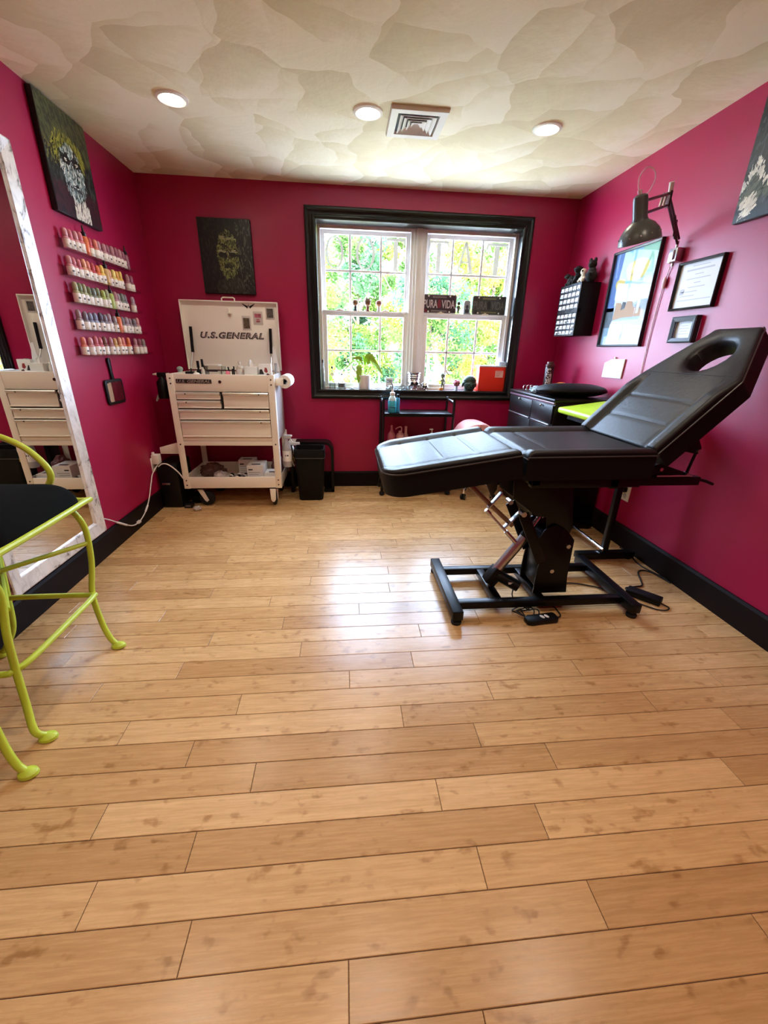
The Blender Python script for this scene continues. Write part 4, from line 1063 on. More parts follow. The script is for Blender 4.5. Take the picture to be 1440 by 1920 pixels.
# the shared meshes keep the neutral material; every bottle overrides it on the object
def paint(root, cap):
    for ch in root.children:
        for sl in ch.material_slots:
            me_m = ch.data.materials[0] if ch.data.materials else None
            if me_m and me_m.name == 'ink_proto':
                sl.link = 'OBJECT'; sl.material = ink_mat(cap)
for r_, ((y0, y1, z), row) in enumerate(zip(LED, ROWS)):
    lt = thing('ink_ledge', ORD[r_]+' of the five clear acrylic ink ledges on the left wall', 'ledge', (XL, (y0+y1)/2, z), 0, 'clear acrylic ink ledges')
    MB().box((XL+.001, y0, z), (XL+.058, y1+.05, z+.003), CLEAR).build('shelf', lt)
    MB().box((XL+.001, y0, z+.003), (XL+.004, y1+.05, z+.055), CLEAR).build('back_plate', lt)
    MB().box((XL+.056, y0, z+.003), (XL+.059, y1+.05, z+.018), CLEAR).build('front_lip', lt)
    n = len(row); ys = y0+.055; ye = y1-.02
    cnt = 0
    for i, k in enumerate(row):
        if not k: continue
        y = ys+(ye-ys)*i/(n-1)
        kind = 'tall' if k.isupper() else 'std'
        cap = {'ORANGE': 'orange', 'PLUM': 'plum', 'BLACK': 'gold', 'LIME': 'lime', 'BLACKO': 'orange'}.get(k, k)
        ld = ('tall %s ink bottle with black pointed cap, ' % cap if kind == 'tall' else 'white-labelled ink bottle with %s cap, ' % cap)+NTH[cnt]+' from left on the '+ORD[r_]+' ledge'
        cnt += 1
        b_ = ink_bottle(kind, cap, XL+.030+rnd.uniform(-.004, .004), y+rnd.uniform(-.003, .003), z+.0035, ld, 'ink bottles on the '+ORD[r_]+' ledge')
        paint(b_, cap)
        s_ = rnd.uniform(.94, 1.06); b_.scale = (1, 1, s_)
        if '_cap' in b_: del b_['_cap']

# ================================================================= PAINTINGS (plain generic gaunt heads and strokes)
PAINTM = PM('oil_paint', (128, 128, 128), rough=.38, attr='pigment', spec=.5)
CANV = PM('black_canvas_edge', (18, 16, 16), rough=.6)
def canvas_painting(name, label, org, ex, ey, nrm, w, h, colf, n, seed, depth=.03, size=(.05, .012)):
    """stretched canvas with raised brush strokes; org = lower-left corner on the wall"""
    r = random.Random(seed)
    ex, ey, nrm = V(ex), V(ey), V(nrm); org = V(org)
    t = thing(name, label, 'painting', org+ex*w/2)
    M = Matrix.Translation(org) @ Matrix((ex, ey, nrm)).transposed().to_4x4()
    MB().box((0, 0, .001), (w, h, depth), CANV, .004, M).build('canvas', t)
    bm = bmesh.new(); cl = bm.loops.layers.float_color.new('pigment')
    for i in range(n):
        u, v = r.random(), r.random()
        q = i/n
        c, ang, k = colf(u, v, r)
        if c is None: continue
        L_ = size[0]*k*r.uniform(.6, 1.3)*(1.3-.8*q); W_ = size[1]*k*r.uniform(.6, 1.4)*(1.4-.8*q)
        ang += r.uniform(-.35, .35)
        d = V((math.cos(ang), math.sin(ang))); p = V((-d.y, d.x)); cc = V((u*w, v*h))
        pts = []
        for a, b in ((-1, 0), (-.6, -1), (.5, -.85), (1, -.1), (.6, .9), (-.5, 1)):
            x = cc+d*a*L_/2+p*b*W_/2
            pts.append(V((min(w-.003, max(.003, x.x)), min(h-.003, max(.003, x.y)), depth+.0004+.0016*q)))
        try: f = bm.faces.new([bm.verts.new(M @ x) for x in pts])
        except ValueError: continue
        j = r.uniform(.8, 1.2); col = tuple(min(1, x*j) for x in lin(c)) + (1,)
        for l in f.loops: l[cl] = col
    bmesh.ops.transform(bm, matrix=WM[t.name].inverted(), verts=bm.verts)
    me = bpy.data.meshes.new('painted_surface'); bm.to_mesh(me); bm.free(); me.materials.append(PAINTM)
    o = bpy.data.objects.new('painted_surface', me); COL.objects.link(o); o.parent = t
    return t
def E_(u, v, cx, cy, rx, ry): return ((u-cx)/rx)**2+((v-cy)/ry)**2
def head_dark(u, v, r):
    x, y = .52, .47
    vert = PI/2
    for ex_ in (.43, .64):
        if E_(u, v, ex_, .53, .075, .035) < 1: return (10, 10, 8), 0, .5
        if E_(u, v, ex_, .575, .085, .018) < 1: return (160, 160, 122), .1, .5
    if abs(u-.53) < .02 and .44 < v < .58: return (152, 152, 108), vert, .5
    if E_(u, v, .54, .375, .09, .025) < 1: return (30, 32, 20), 0, .5
    if E_(u, v, .54, .335, .10, .02) < 1: return (136, 142, 84), 0, .5
    d = E_(u, v, .53, .52, .215, .33)
    if abs(v-.745) < .022 and d < 1.1: return (140, 142, 96), .05, .7
    if d < 1:
        if r.random() < .28: return (44, 46, 26), vert+r.uniform(-.6, .6), .6
        return ((124, 128, 70) if r.random() < .6 else (82, 88, 46)), vert+r.uniform(-.8, .8), .6
    if E_(u, v, .54, .08, .28, .16) < 1: return ((34, 36, 30) if r.random() < .6 else (58, 60, 50)), vert, 1
    if u > .72 and r.random() < .34: return (74, 80, 64), vert, 1.0
    return ((12, 12, 10) if r.random() < .8 else (32, 33, 27)), vert, 1.3
canvas_painting('canvas_painting', 'dark canvas of a gaunt olive-green face hanging above the tool cart', (-1.104, YB, 1.645), (1, 0, 0), (0, 0, 1), (0, -1, 0), .398, .515, head_dark, 2600, 3)
def head_pale(u, v, r):
    vert = PI/2
    for ex_ in (.40, .63):
        if E_(u, v, ex_, .545, .035, .018) < 1: return (214, 206, 190), 0, .35
        if E_(u, v, ex_, .55, .10, .055) < 1: return (16, 16, 14), .2, .5
    if E_(u, v, .52, .33, .07, .022) < 1: return (210, 214, 205), 0, .5
    if E_(u, v, .52, .30, .11, .02) < 1: return (40, 46, 46), 0, .5
    d = E_(u, v, .51, .43, .25, .27)
    if d < 1: return ((150, 168, 166) if r.random() < .5 else (78, 92, 92) if r.random() < .6 else (222, 226, 216)), vert+r.uniform(-.5, .5), .6
    d2 = E_(u, v, .50, .60, .34, .20)
    if d2 < 1: return ((140, 136, 44) if r.random() < .6 else (86, 84, 34)), vert+(u-.5)*2.5, .8
    if v < .20 and abs(u-.56) < .20-.3*v: return ((216, 210, 198) if r.random() < .75 else (70, 60, 58)), vert+(.5-u)*2, .9
    if v < .30: return ((58, 18, 26) if r.random() < .6 else (18, 12, 14)), vert, 1.2
    if u < .24 and .44 < v < .62 and r.random() < .5: return (120, 116, 48), 1, .6
    if v > .6: return ((84, 86, 50) if r.random() < .5 else (46, 48, 30)), vert+.3, 1.3
    return ((20, 21, 16) if r.random() < .7 else (58, 66, 58)), vert, 1.2
canvas_painting('canvas_painting', 'canvas of a pale face under yellow-green hair high on the left wall', (XL, 2.735, 1.898), (0, 1, 0), (0, 0, 1), (1, 0, 0), .435, .508, head_pale, 2600, 5)
def strokes_dark(u, v, r):
    # u runs away from the viewer's left edge of this canvas
    if abs(v-.44+.35*abs(((u*3.2) % 1)-.5)) < .06 and u < .6: return (222, 218, 202), 1.2 if int(u*6.4) % 2 else 2.0, .9
    if E_(u, v, .16, .12, .12, .09) < 1: return (228, 222, 204), 1.0, .9
    if v < .1: return (24, 34, 36), .4, 1
    if .16 < v < .36: return ((92, 98, 80) if r.random() < .6 else (54, 62, 52)), .6, 1.1
    return ((34, 38, 38) if r.random() < .7 else (66, 72, 74)), 1.3, 1.2
canvas_painting('canvas_painting', 'dark canvas with jagged white strokes at the right edge, high on the wall', (XR, 2.222, 1.855), (0, -1, 0), (0, 0, 1), (-1, 0, 0), .41, .51, strokes_dark, 1800, 9)

# ================================================================= RIGHT WALL
# parts organiser: 8 rows of 5 clear drawers
OXF, OY0, OY1, OZa, OZb = 1.776, 3.322, 3.636, 1.386, 1.756
org = thing('parts_organizer', 'black wall organizer with rows of small clear drawers beside the window', 'organizer', (1.85, 3.48, OZa))
m = MB()
m.box((OXF, OY0, OZa), (XR-.001, OY0+.006, OZb), BLKP, .002); m.box((OXF, OY1-.006, OZa), (XR-.001, OY1, OZb), BLKP, .002)
m.box((OXF, OY0, OZa), (XR-.001, OY1, OZa+.006), BLKP, .002); m.box((OXF, OY0, OZb-.006), (XR-.001, OY1, OZb), BLKP, .002)
m.box((OXF+.004, OY0+.004, OZa+.004), (XR-.001, OY1-.004, OZb-.004), BLKP)
zs = [OZa+.010+i*.0405 for i in range(4)]+[OZa+.195+i*.0425 for i in range(4)]
for z in zs: m.box((OXF+.002, OY0, z-.006), (OXF+.03, OY1, z-.002), BLKP)
for j in range(1, 5): m.box((OXF+.002, OY0+.006+j*.0604-.002, OZa), (OXF+.03, OY0+.006+j*.0604+.002, OZb), BLKP)
m.box((OXF, OY0, OZa+.170), (OXF+.03, OY1, OZa+.186), BLKP)
m.build('case', org)
DRC = PM('clear_drawer', (232, 234, 236), rough=.18, spec=.7); DRP = PM('drawer_pale', (214, 216, 220), rough=.25)
DRD = PM('drawer_dark_content', (44, 42, 44), rough=.5)
for i, z in enumerate(zs):
    for j in range(5):
        y0 = OY0+.0085+j*.0604; hgt = .030 if i < 4 else .032
        m = MB()
        m.box((OXF-.002, y0+.005, z), (OXF+.018, y0+.046, z+hgt-.004), DRC if (i*3+j*5) % 7 else DRP, .002)
        m.box((OXF-.010, y0+.018, z+.003), (OXF-.002, y0+.036, z+.009), DRP, .001)
        if i < 3 and (i*5+j*3) % 4 < 2: m.box((OXF-.0026, y0+.004+.02*(j % 2), z+.002), (OXF-.0018, y0+.024+.02*(j % 2), z+hgt*.55), DRD)
        m.build('drawer', org)
# plush animals on the organiser
PLG = PM('charcoal_plush', (46, 44, 42), rough=.95, bump=(300, .6, .004)); PLB = PM('black_plush', (28, 26, 26), rough=.95, bump=(300, .6, .004)); PLW = PM('cream_plush', (212, 200, 180), rough=.95, bump=(300, .5, .004))
ox, oz = 1.83, OZb
def plush_head(t, c, r, mat, ears, look=V((-1, -.55, -.1))):
    """round stuffed head with muzzle and two ears, looking along look"""
    c = V(c); look = look.normalized(); side = look.cross(V((0, 0, 1))).normalized()
    m = MB(); m.ell(c, (r, r, r*.95), mat); m.ell(c+look*r*.75-V((0, 0, r*.25)), r*.50, mat)
    for sg in (-1, 1):
        e = c+side*sg*r*(.95 if ears == 'side' else .60)+V((0, 0, r*(.15 if ears == 'side' else .85)))
        m.ell(e, (r*.40, r*.40, r*(.42 if ears == 'side' else .60)), mat)
    h = m.build('head', t)
    e = MB()
    for sg in (-1, 1): e.ell(c+look*r*.90+side*sg*r*.34+V((0, 0, r*.22)), r*.11, BLKP)
    e.ell(c+look*r*1.20-V((0, 0, r*.18)), r*.15, BLKP); e.build('face', h)
def plush_body(t, c, r, mat, limbs):
    """pear-shaped stuffed body with soft limbs; limbs = [(tip, radius)]"""
    m = MB(); c = V(c)
    m.ell(c, r, mat); m.ell(c+V((0, 0, r[2]*.65)), (r[0]*.72, r[1]*.72, r[2]*.7), mat)
    for tip, lr in limbs:
        p = V(tip); q = c.lerp(p, .35)
        m.tube([q, q.lerp(p, .5)+V((0, 0, .004)), p], [lr*1.1, lr, lr], mat, 10, smooth_pts=3); m.ell(p, lr*1.12, mat)
    m.build('body', t, angle=180)
t = thing('plush_toy', 'charcoal plush animal crouching, leftmost on the organizer', 'plush toy', (ox, 3.585, oz), 0, 'plush toys on the organizer')
plush_body(t, (ox-.008, 3.578, oz+.034), (.032, .034, .032), PLG, [((ox-.034, 3.560, oz+.012), .011), ((ox-.034, 3.598, oz+.012), .011), ((ox, 3.612, oz+.040), .009)])
plush_head(t, (ox-.030, 3.606, oz+.072), .021, PLG, 'side', V((-1, .1, .1)))
t = thing('plush_toy', 'black plush animal seated behind the cream one on the organizer', 'plush toy', (ox+.02, 3.49, oz), 0, 'plush toys on the organizer')
plush_body(t, (ox+.004, 3.500, oz+.040), (.036, .036, .040), PLB, [((ox-.040, 3.520, oz+.014), .013), ((ox-.040, 3.480, oz+.014), .013), ((ox-.026, 3.530, oz+.050), .010), ((ox-.026, 3.470, oz+.050), .010)])
plush_head(t, (ox-.004, 3.498, oz+.104), .029, PLB, 'side')
t = thing('plush_toy', 'tall dark plush animal with two upright ears, nearest the poster on the organizer', 'plush toy', (ox+.045, 3.385, oz), 0, 'plush toys on the organizer')
plush_body(t, (ox+.045, 3.388, oz+.048), (.040, .042, .048), PLG, [((ox+.002, 3.424, oz+.015), .014), ((ox+.016, 3.350, oz+.060), .011), ((ox+.016, 3.426, oz+.060), .011)])
plush_head(t, (ox+.040, 3.386, oz+.124), .031, PLG, 'up')
t = thing('plush_toy', 'small cream plush figure with dark eyes at the organizer\'s front corner', 'plush toy', (OXF+.025, 3.365, oz), 0, 'plush toys on the organizer')
X_ = OXF+.024
plush_body(t, (X_, 3.366, oz+.026), (.018, .020, .026), PLW, [((X_-.016, 3.390, oz+.010), .009), ((X_-.016, 3.342, oz+.010), .009), ((X_-.006, 3.398, oz+.026), .007), ((X_-.006, 3.334, oz+.026), .007)])
h_ = MB().ell((X_-.002, 3.366, oz+.070), (.021, .023, .023), PLW).build('head', t)
MB().ell((X_-.019, 3.352, oz+.074), (.005, .007, .007), PLB).ell((X_-.022, 3.374, oz+.074), (.004, .005, .005), PLB).build('eye', h_)

# framed poster (plain generic coloured shapes)
def framed(name, label, cat, y0, y1, z0, z1, w, d, fm, mat_w=0.0, matm=None, off=0.0):
    """frame on the right wall; y1 is the far edge"""
    t = thing(name, label, cat, (XR, (y0+y1)/2, z0))
    m = MB(); frame_yz(m, XR, -1, y0, y1, z0, z1, [(0, .001), (0, d), (w*.3, d+.003), (w, d-.002), (w, d-.010)], fm); m.build('frame', t)
    return t
BLKF = PM('black_frame', (16, 14, 15), rough=.35)
PY0_, PY1_, PZ0_, PZ1_ = 2.714, 3.192, 1.306, 1.915
po = framed('framed_poster', 'framed colourful poster in black behind the hanging lamp', 'poster', PY0_, PY1_, PZ0_, PZ1_, .014, .022, BLKF)
def pm(k, c): return PM('poster_'+k, tuple(int(q*.84) for q in c), rough=.6)
m = MB(); X0 = XR-.006; W_, H_ = PY1_-PY0_-.02, PZ1_-PZ0_-.02
def pq(u, v, l=0): return (X0-.0004*l, PY1_-.01-u*W_, PZ0_+.01+v*H_)           # u from the viewer's left, v up
def pp(pts, k, c, l): m.poly([pq(u, v, l) for u, v in pts], pm(k, c))
def blob(cx, cy, rx, ry, n=18, wob=0, ph=0): return [(cx+rx*math.cos(2*PI*i/n)*(1+wob*math.sin(3*2*PI*i/n+ph)), cy+ry*math.sin(2*PI*i/n)*(1+wob*math.cos(2*2*PI*i/n+ph))) for i in range(n)]
pp([(0, 0), (1, 0), (1, 1), (0, 1)], 'ground', (188, 216, 236), 0)
pp([(0, .38), (.20, .38), (.16, .62), (.22, 1), (0, 1)], 'blue', (70, 116, 188), 1)
pp([(0, .20), (.22, .20), (.20, .42), (0, .42)], 'slate', (74, 92, 104), 1)
pp([(0, 0), (.2, 0), (.2, .20), (0, .20)], 'steel', (126, 160, 182), 1)
pp([(.24, .64), (.9, .70), (.9, 1), (.20, 1)], 'sky', (136, 204, 226), 1)
pp([(.62, .80), (1, .84), (1, 1), (.62, 1)], 'mint', (150, 214, 180), 2)
pp(blob(.58, .78, .24, .115, 20, .08), 'yellow', (226, 208, 92), 3); pp(blob(.24, .66, .11, .07, 16, .1), 'yellow2', (218, 196, 84), 3)
pp(blob(.52, .80, .07, .03), 'pale', (240, 232, 170), 4); pp([(.40, .73), (.72, .74), (.70, .755), (.40, .745)], 'ochre', (150, 130, 60), 4)
pp([(.18, .44), (1, .44), (1, .64), (.26, .60)], 'white', (226, 236, 240), 2)
pp([(.22, .28), (.44, .30), (.92, .30), (.92, .36), (.66, .40), (.62, .47), (.50, .47), (.46, .38), (.36, .46), (.24, .47)], 'tan', (188, 146, 104), 4)
pp([(.38, .38), (.46, .40), (.48, .46), (.40, .47)], 'charcoal', (66, 74, 78), 5); pp([(.70, .36), (.98, .36), (.98, .47), (.70, .47)], 'charcoal2', (82, 92, 98), 3); pp([(.74, .33), (.80, .33), (.80, .50), (.74, .50)], 'white2', (232, 238, 240), 5)
pp([(.16, 0), (1, 0), (1, .27), (.20, .27)], 'paper', (226, 228, 236), 3)
for i in range(7): pp([(.26+.1*i, .06), (.31+.1*i, .06), (.33+.1*i, .10+.015*(i % 3)), (.28+.1*i, .12)], 'line', (176, 184, 200), 4)
m.build('print', po, recalc=False)
MB().box((XR-.014, PY0_+.012, PZ0_+.012), (XR-.012, PY1_-.012, PZ1_-.012), PICGL).build('glass', po)
# certificate and small frame
ce = framed('framed_certificate', 'white certificate in a thin black frame on the right wall', 'certificate', 2.218, 2.524, 1.496, 1.742, .012, .022, BLKF)
CERT = PM('certificate_paper', (222, 224, 230), rough=.6); LINE = PM('faint_print', (184, 186, 196), rough=.7)
m = MB().box((XR-.008, 2.226, 1.504), (XR-.004, 2.516, 1.734), CERT)
for k, (a, b_) in enumerate(((.30, .70), (.18, .82), (.40, .60), (.22, .78), (.42, .58), (.30, .70), (.15, .55), (.15, .50), (.10, .90))):
    z = 1.712-k*.021; m.box((XR-.0086, 2.516-b_*.29, z), (XR-.008, 2.516-a*.29, z+.004+(.004 if k == 1 else 0)), LINE)
m.box((XR-.0086, 2.452, 1.575), (XR-.008, 2.482, 1.605), PM('seal_grey', (178, 180, 190), rough=.6)); m.build('document', ce)
sf = framed('framed_card', 'small white card in a deep black frame below the certificate', 'picture frame', 2.278, 2.458, 1.323, 1.462, .026, .030, PM('grey_black_frame', (38, 38, 42), rough=.4))
m = MB().box((XR-.012, 2.30, 1.345), (XR-.006, 2.436, 1.440), CERT)
for k in range(5): m.box((XR-.0126, 2.335+.01*(k % 2), 1.425-k*.014), (XR-.012, 2.405-.01*(k % 2), 1.428-k*.014), LINE)
m.build('card', sf)
m = MB().prism([(2.842, 1.098), (3.066, 1.096), (3.062, 1.195), (2.985, 1.222), (2.836, 1.226)], 0, XR-.010, XR-.002, PAPER, .001)
for k in range(6): m.box((XR-.0106, 2.89+.012*(k % 3), 1.195-k*.014), (XR-.010, 2.995-.02*(k % 2), 1.1965-k*.014), LINE)
item('pinned_note', 'white paper note pinned to the right wall below the poster', 'note', m.cyl((XR-.012, 2.95, 1.232), (XR-.001, 2.95, 1.232), .006, PM('pin_pale', (226, 214, 200), rough=.4)))

# ---------------- swing-arm lamp on its wall bracket
la_ = thing('wall_lamp', 'dark grey swing-arm lamp clamped to the right wall, head hanging by the poster', 'lamp', (XR, 2.565, 1.79))
m = MB().box((XR-.045, 2.535, 1.755), (XR-.002, 2.60, 1.825), STEEL, .004); m.box((XR-.055, 2.55, 1.765), (XR-.04, 2.575, 1.815), STEEL, .003); m.cyl((XR-.03, 2.568, 1.735), (XR-.03, 2.568, 1.86), .007, STEEL); m.ell((XR-.052, 2.56, 1.752), (.010, .012, .007), STEEL); m.build('wall_bracket', la_)
Ba, El, Hd = V((XR-.03, 2.568, 1.86)), V((1.640, 2.357, 1.985)), V((1.372, 2.118, 1.878))
def rails(p, q, off, r):
    m = MB(); d = (q-p).normalized(); up = V((0, 0, 1)); s_ = (up-d*up.dot(d)).normalized()
    for sg in (-1, 1): m.tube([p+s_*off*sg, q+s_*off*sg], r, RUST, 8)
    return m, s_, d
m, s_, d_ = rails(Ba, El, .014, .0062); m.tube([Ba.lerp(El, .18)-s_*.02, Ba.lerp(El, .55)+s_*.016], .009, RUST, 10); m.bar(Ba.lerp(El, .28)-s_*.03, Ba.lerp(El, .40)+s_*.03, .008, .02, RUST, .001, up=d_); m.build('lower_arm', la_)
m, s_, d_ = rails(El, Hd, .024, .0062); 
for a in (.12, .28): m.tube([El.lerp(Hd, a)+s_*.03, El.lerp(Hd, a+.13)-s_*.024], .006, STEEL, 8)
m.build('upper_arm', la_)
MB().bar(El-V((0, 0, .035)), El+V((0, 0, .035)), .028, .012, RUST, .003, up=(1, 0, 0)).cyl(El+V((0, 0, .03)), El+V((-.012, -.012, .068)), .010, WHITEP, .012).build('elbow_joint', la_)
ax = V((-.30, -.10, 1)).normalized()                       # lamp axis, leaning a little
Q = ax.to_track_quat('Z', 'Y')
hc = V((1.342, 2.108, 1.862)); LS = .70
m = MB(); m.lathe([(a_*LS, b_*LS) for a_, b_ in [(.0, .085), (.026, .083), (.040, .072), (.043, .055), (.043, -.045), (.048, -.060), (.085, -.085), (.112, -.120), (.124, -.160), (.126, -.178), (.128, -.180), (.1265, -.182), (.122, -.160), (.109, -.120), (.083, -.088), (.046, -.064), (.040, -.05), (.0, -.05)]], DGREY, hc, 40, ax); m.build('lamp_shade', la_)
m = MB()
for k in range(12):
    a = 2*PI*k/12+.2; p = hc+Q @ V((.1185*math.cos(a), .1185*math.sin(a), -.142))*LS; n = Q @ V((math.cos(a), math.sin(a), .35)); m.cyl(p-n*.002, p+n*.003, 0.0035, STEEL, n=10)
m.build('steel_dot', la_)  # ring of small steel dots round the lamp head
MB().lathe([(a_*LS, b_*LS) for a_, b_ in [(0, -.055), (.018, -.06), (.022, -.08), (.030, -.10), (.032, -.12), (.024, -.140), (0, -.150)]], PM('unlit_bulb', (236, 234, 226), rough=.3), hc, 20, ax).build('bulb', la_)
top = hc+ax*.085*LS
MB().cyl(top-ax*.004, top+ax*.014+V((-.006, 0, 0)), .009, CORDP).tube([top+ax*.01+V((-.008, 0, 0)), top+V((-.022, -.004, .030)), top+V((-.024, -.006, .062)), top+V((.0, -.006, .094)), top+V((.034, -.006, .088)), top+V((.050, -.004, .058)), top+V((.042, 0, .022)), top+V((.022, .002, -.014))], .0026, CORDP, 8, smooth_pts=6).build('cord_loop', la_)
(lambda m_: m_.build('power_cord', la_))(MB().tube([(XR-.012, 2.60, 1.77), (XR-.006, 2.625, 1.70), (XR-.006, 2.64, 1.60), (XR-.005, 2.65, 1.40), (XR-.005, 2.652, 1.10), (XR-.005, 2.66, .70), (XR-.005, 2.60, .47)], .0028, CORDP, 8, smooth_pts=4).ell((XR-.012, 2.626, 1.66), (.010, .012, .034), CORDP))

ot = thing('wall_outlet', 'white outlet plate on the right wall beside the desk leg', 'outlet', (XR, 2.52, .37)); MB().box((XR-.006, 2.474, .312), (XR, 2.556, .432), WHITEP, .002).build('plate', ot)
m = MB(); m.lathe([(.017, 0), (.017, .002), (0, .002)], PM('socket_grey', (196, 194, 190), rough=.5), (XR-.006, 2.515, .345), 16, (-1, 0, 0)).build('socket', ot)
item('power_plug', 'black plug in the right wall outlet', 'plug', MB().box((XR-.036, 2.50, .375), (XR-.006, 2.545, .41), BLKP, .005))

# ---------------- black cabinet in the corner
cb = thing('cabinet', 'black cabinet with drawers in the corner under the window\'s right end', 'cabinet', (1.68, 3.18, 0))
KX, KY0, KY1, KZ = 1.456, 2.80, 3.60, .958
BLKW = PM('black_lacquer', (10, 9, 9), rough=.34, spec=.35)
MB().box((KX+.004, KY0, .06), (XR-.02, KY1, KZ-.022), BLKW, .002).box((KX+.03, KY0+.02, 0), (XR-.03, KY1-.02, .06), BLKW).build('body', cb)
MB().box((KX-.012, KY0-.012, KZ-.022), (XR-.019, KY1+.008, KZ), BLKW, .004).build('cabinet_top', cb)
MB().box((KX-.010, KY0-.005, KZ-.040), (KX+.003, KY1, KZ-.024), PM('mauve_edge', (120, 92, 104), rough=.3, metal=.4), .002).build('edge_rail', cb)
for y0, y1 in ((KY0+.006, 3.142), (3.150, KY1-.006)):
    d = MB().box((KX-.008, y0, .785), (KX+.004, y1, .912), BLKW, .003).build('drawer', cb)
    MB().box((KX-.014, y0+.02, .772), (KX-.004, y1-.01, .781), STEEL, .002).build('pull', d)
    MB().ell((KX-.018, (y0+y1)/2, .90), (.008, .008, .008), STEEL).build('knob', d)
    MB().box((KX-.006, y0, .08), (KX+.004, y1, .765), BLKW, .003).build('door', cb)
# things on the cabinet
rows = []
for i in range(15):
    a = -1+2*i/14; pr = max(.0, 1-abs(a)**3.0)
    rr = []
    for j in range(24):
        b_ = 2*PI*j/24; rr.append((1.655+.255*a, 2.985+(.150*(.25+.75*pr**.5))*math.cos(b_), 1.005+(.004+.043*pr**.6)*math.sin(b_)))
    rows.append(rr)
pl = MB().grid(rows, LEATHS, True, True); pl.poly(rows[0], LEATHS); pl.poly(rows[-1][::-1], LEATHS)
item('pillow', 'black leather pillow lying on top of the corner cabinet', 'pillow', pl)
t = thing('snack_canister', 'tall dark brown canister lettered in white on the corner cabinet', 'canister', (1.745, 3.55, KZ))
CHOC = PM('dark_chocolate', (44, 22, 20), rough=.35)
MB().lathe([(0, 0), (.034, 0), (.036, .004), (.036, .185), (.034, .19), (0, .19)], CHOC, (1.745, 3.55, KZ), 28).build('canister_body', t)
MB().lathe([(.0365, .190), (.0375, .192), (.0375, .205), (.028, .212), (.028, .228), (0, .230)], PM('canister_cap', (92, 66, 62), rough=.3, metal=.3), (1.745, 3.55, KZ), 24).build('cap', t)
me_, x0, x1, y0, y1 = text_mesh("HERSHEY'S", bold=.03)
mt = MB(); tb = bmesh.new(); tb.from_mesh(me_)
fa = math.atan2(-3.55, -1.745)                     # side of the can that faces the room
for v in tb.verts:
    u_ = (v.co.x-x0)/(x1-x0); w_ = (v.co.y-y0)/(y1-y0)
    an = fa-.10+(.5-w_)*.95
    v.co = V((1.745+.0366*math.cos(an), 3.55+.0366*math.sin(an), KZ+.012+u_*.165))
mt._merge(tb, WHITEP, None, False); mt.build('lettering', t, recalc=False)
mt = MB(); a2 = fa+.55
mt.grid([[(1.745+.0366*math.cos(a2+q), 3.55+.0366*math.sin(a2+q), KZ+z) for q in (-.07, .07)] for z in (.055, .135)], WHITEP); mt.build('print', t, recalc=False)
t = thing('round_tin', 'small round orange and cream lidded tin behind the black pillow', 'tin', (1.775, 3.36, KZ))
MB().lathe([(0, 0), (.052, 0), (.054, .004), (.054, .045), (0, .045)], PM('cream_tin', (236, 206, 160), rough=.4), (1.775, 3.36, KZ), 28).build('tin_body', t)
MB().lathe([(.056, .044), (.056, .052), (.046, .066), (.02, .074), (0, .075)], PM('orange_lid', (238, 150, 62), rough=.4), (1.775, 3.36, KZ), 28).build('lid', t)
crumple('plastic_wrap', 'pale blue clear plastic wrap lying left of the black pillow', 'wrap', (1.515, 3.225, KZ+.026), (.055, .055, .028), PM('blue_film', (170, 196, 206), rough=.15, spec=.8), 21)
t = thing('wire_clip', 'small chrome wire rack at the front edge of the corner cabinet', 'rack', (1.53, 3.42, KZ))
m = MB()
for k in range(3): m.tube([(1.49+.03*k, 3.44, KZ+.001), (1.49+.03*k, 3.44, KZ+.035), (1.50+.03*k, 3.44, KZ+.045), (1.515+.03*k, 3.44, KZ+.035), (1.515+.03*k, 3.44, KZ+.001)], .003, CHROME, 8, smooth_pts=3)
m.tube([(1.48, 3.44, KZ+.004), (1.59, 3.44, KZ+.004)], .003, CHROME, 8); m.build('wires', t)

# ---------------- lime topped work table with T-feet
dk = thing('work_table', 'lime green topped work table on a black T-foot frame along the right wall', 'table', (1.69, 2.45, 0))
LX0, LX1, LY0, LY1, LZ0, LZ1 = 1.452, 1.915, 2.17, 2.752, .872, .912
MB().box((LX0, LY0, LZ0), (LX1, LY1, LZ1), LIMEV, .016, seg=4, M=Matrix.Translation((LX0, 0, LZ1)) @ Matrix.Rotation(math.radians(-7.5), 4, 'Y') @ Matrix.Translation((-LX0, 0, -LZ1))).build('tabletop', dk)
MB().prism([(LX0+.05, LZ0-.03), (LX1-.05, LZ0-.03), (LX1-.05, LZ0+.045), (LX0+.05, LZ0+.004)], 1, LY0+.06, LY1-.06, BLKM).build('apron', dk)
for y in (2.255, 2.752):
    z0 = .03
    yy = y
    f_ = MB().box((1.488, y-.026, .012), (1.880, y+.026, .055), BLKM, .005)
    for x in (1.515, 1.855): f_.cyl((x, y, 0), (x, y, .014), .018, BLKR)
    f_.build('foot', dk)
    yt = y if y < 2.5 else 2.66
    MB().bar((1.677, y, .05), (1.677, yt, LZ0-.028), .040, .030, BLKM, .004, up=(0, 1, 0)).build('leg', dk)
MB().tube([(1.660, 2.24, .075), (1.660, 2.76, .075)], .011, CHROME, 10).build('crossbar', dk)

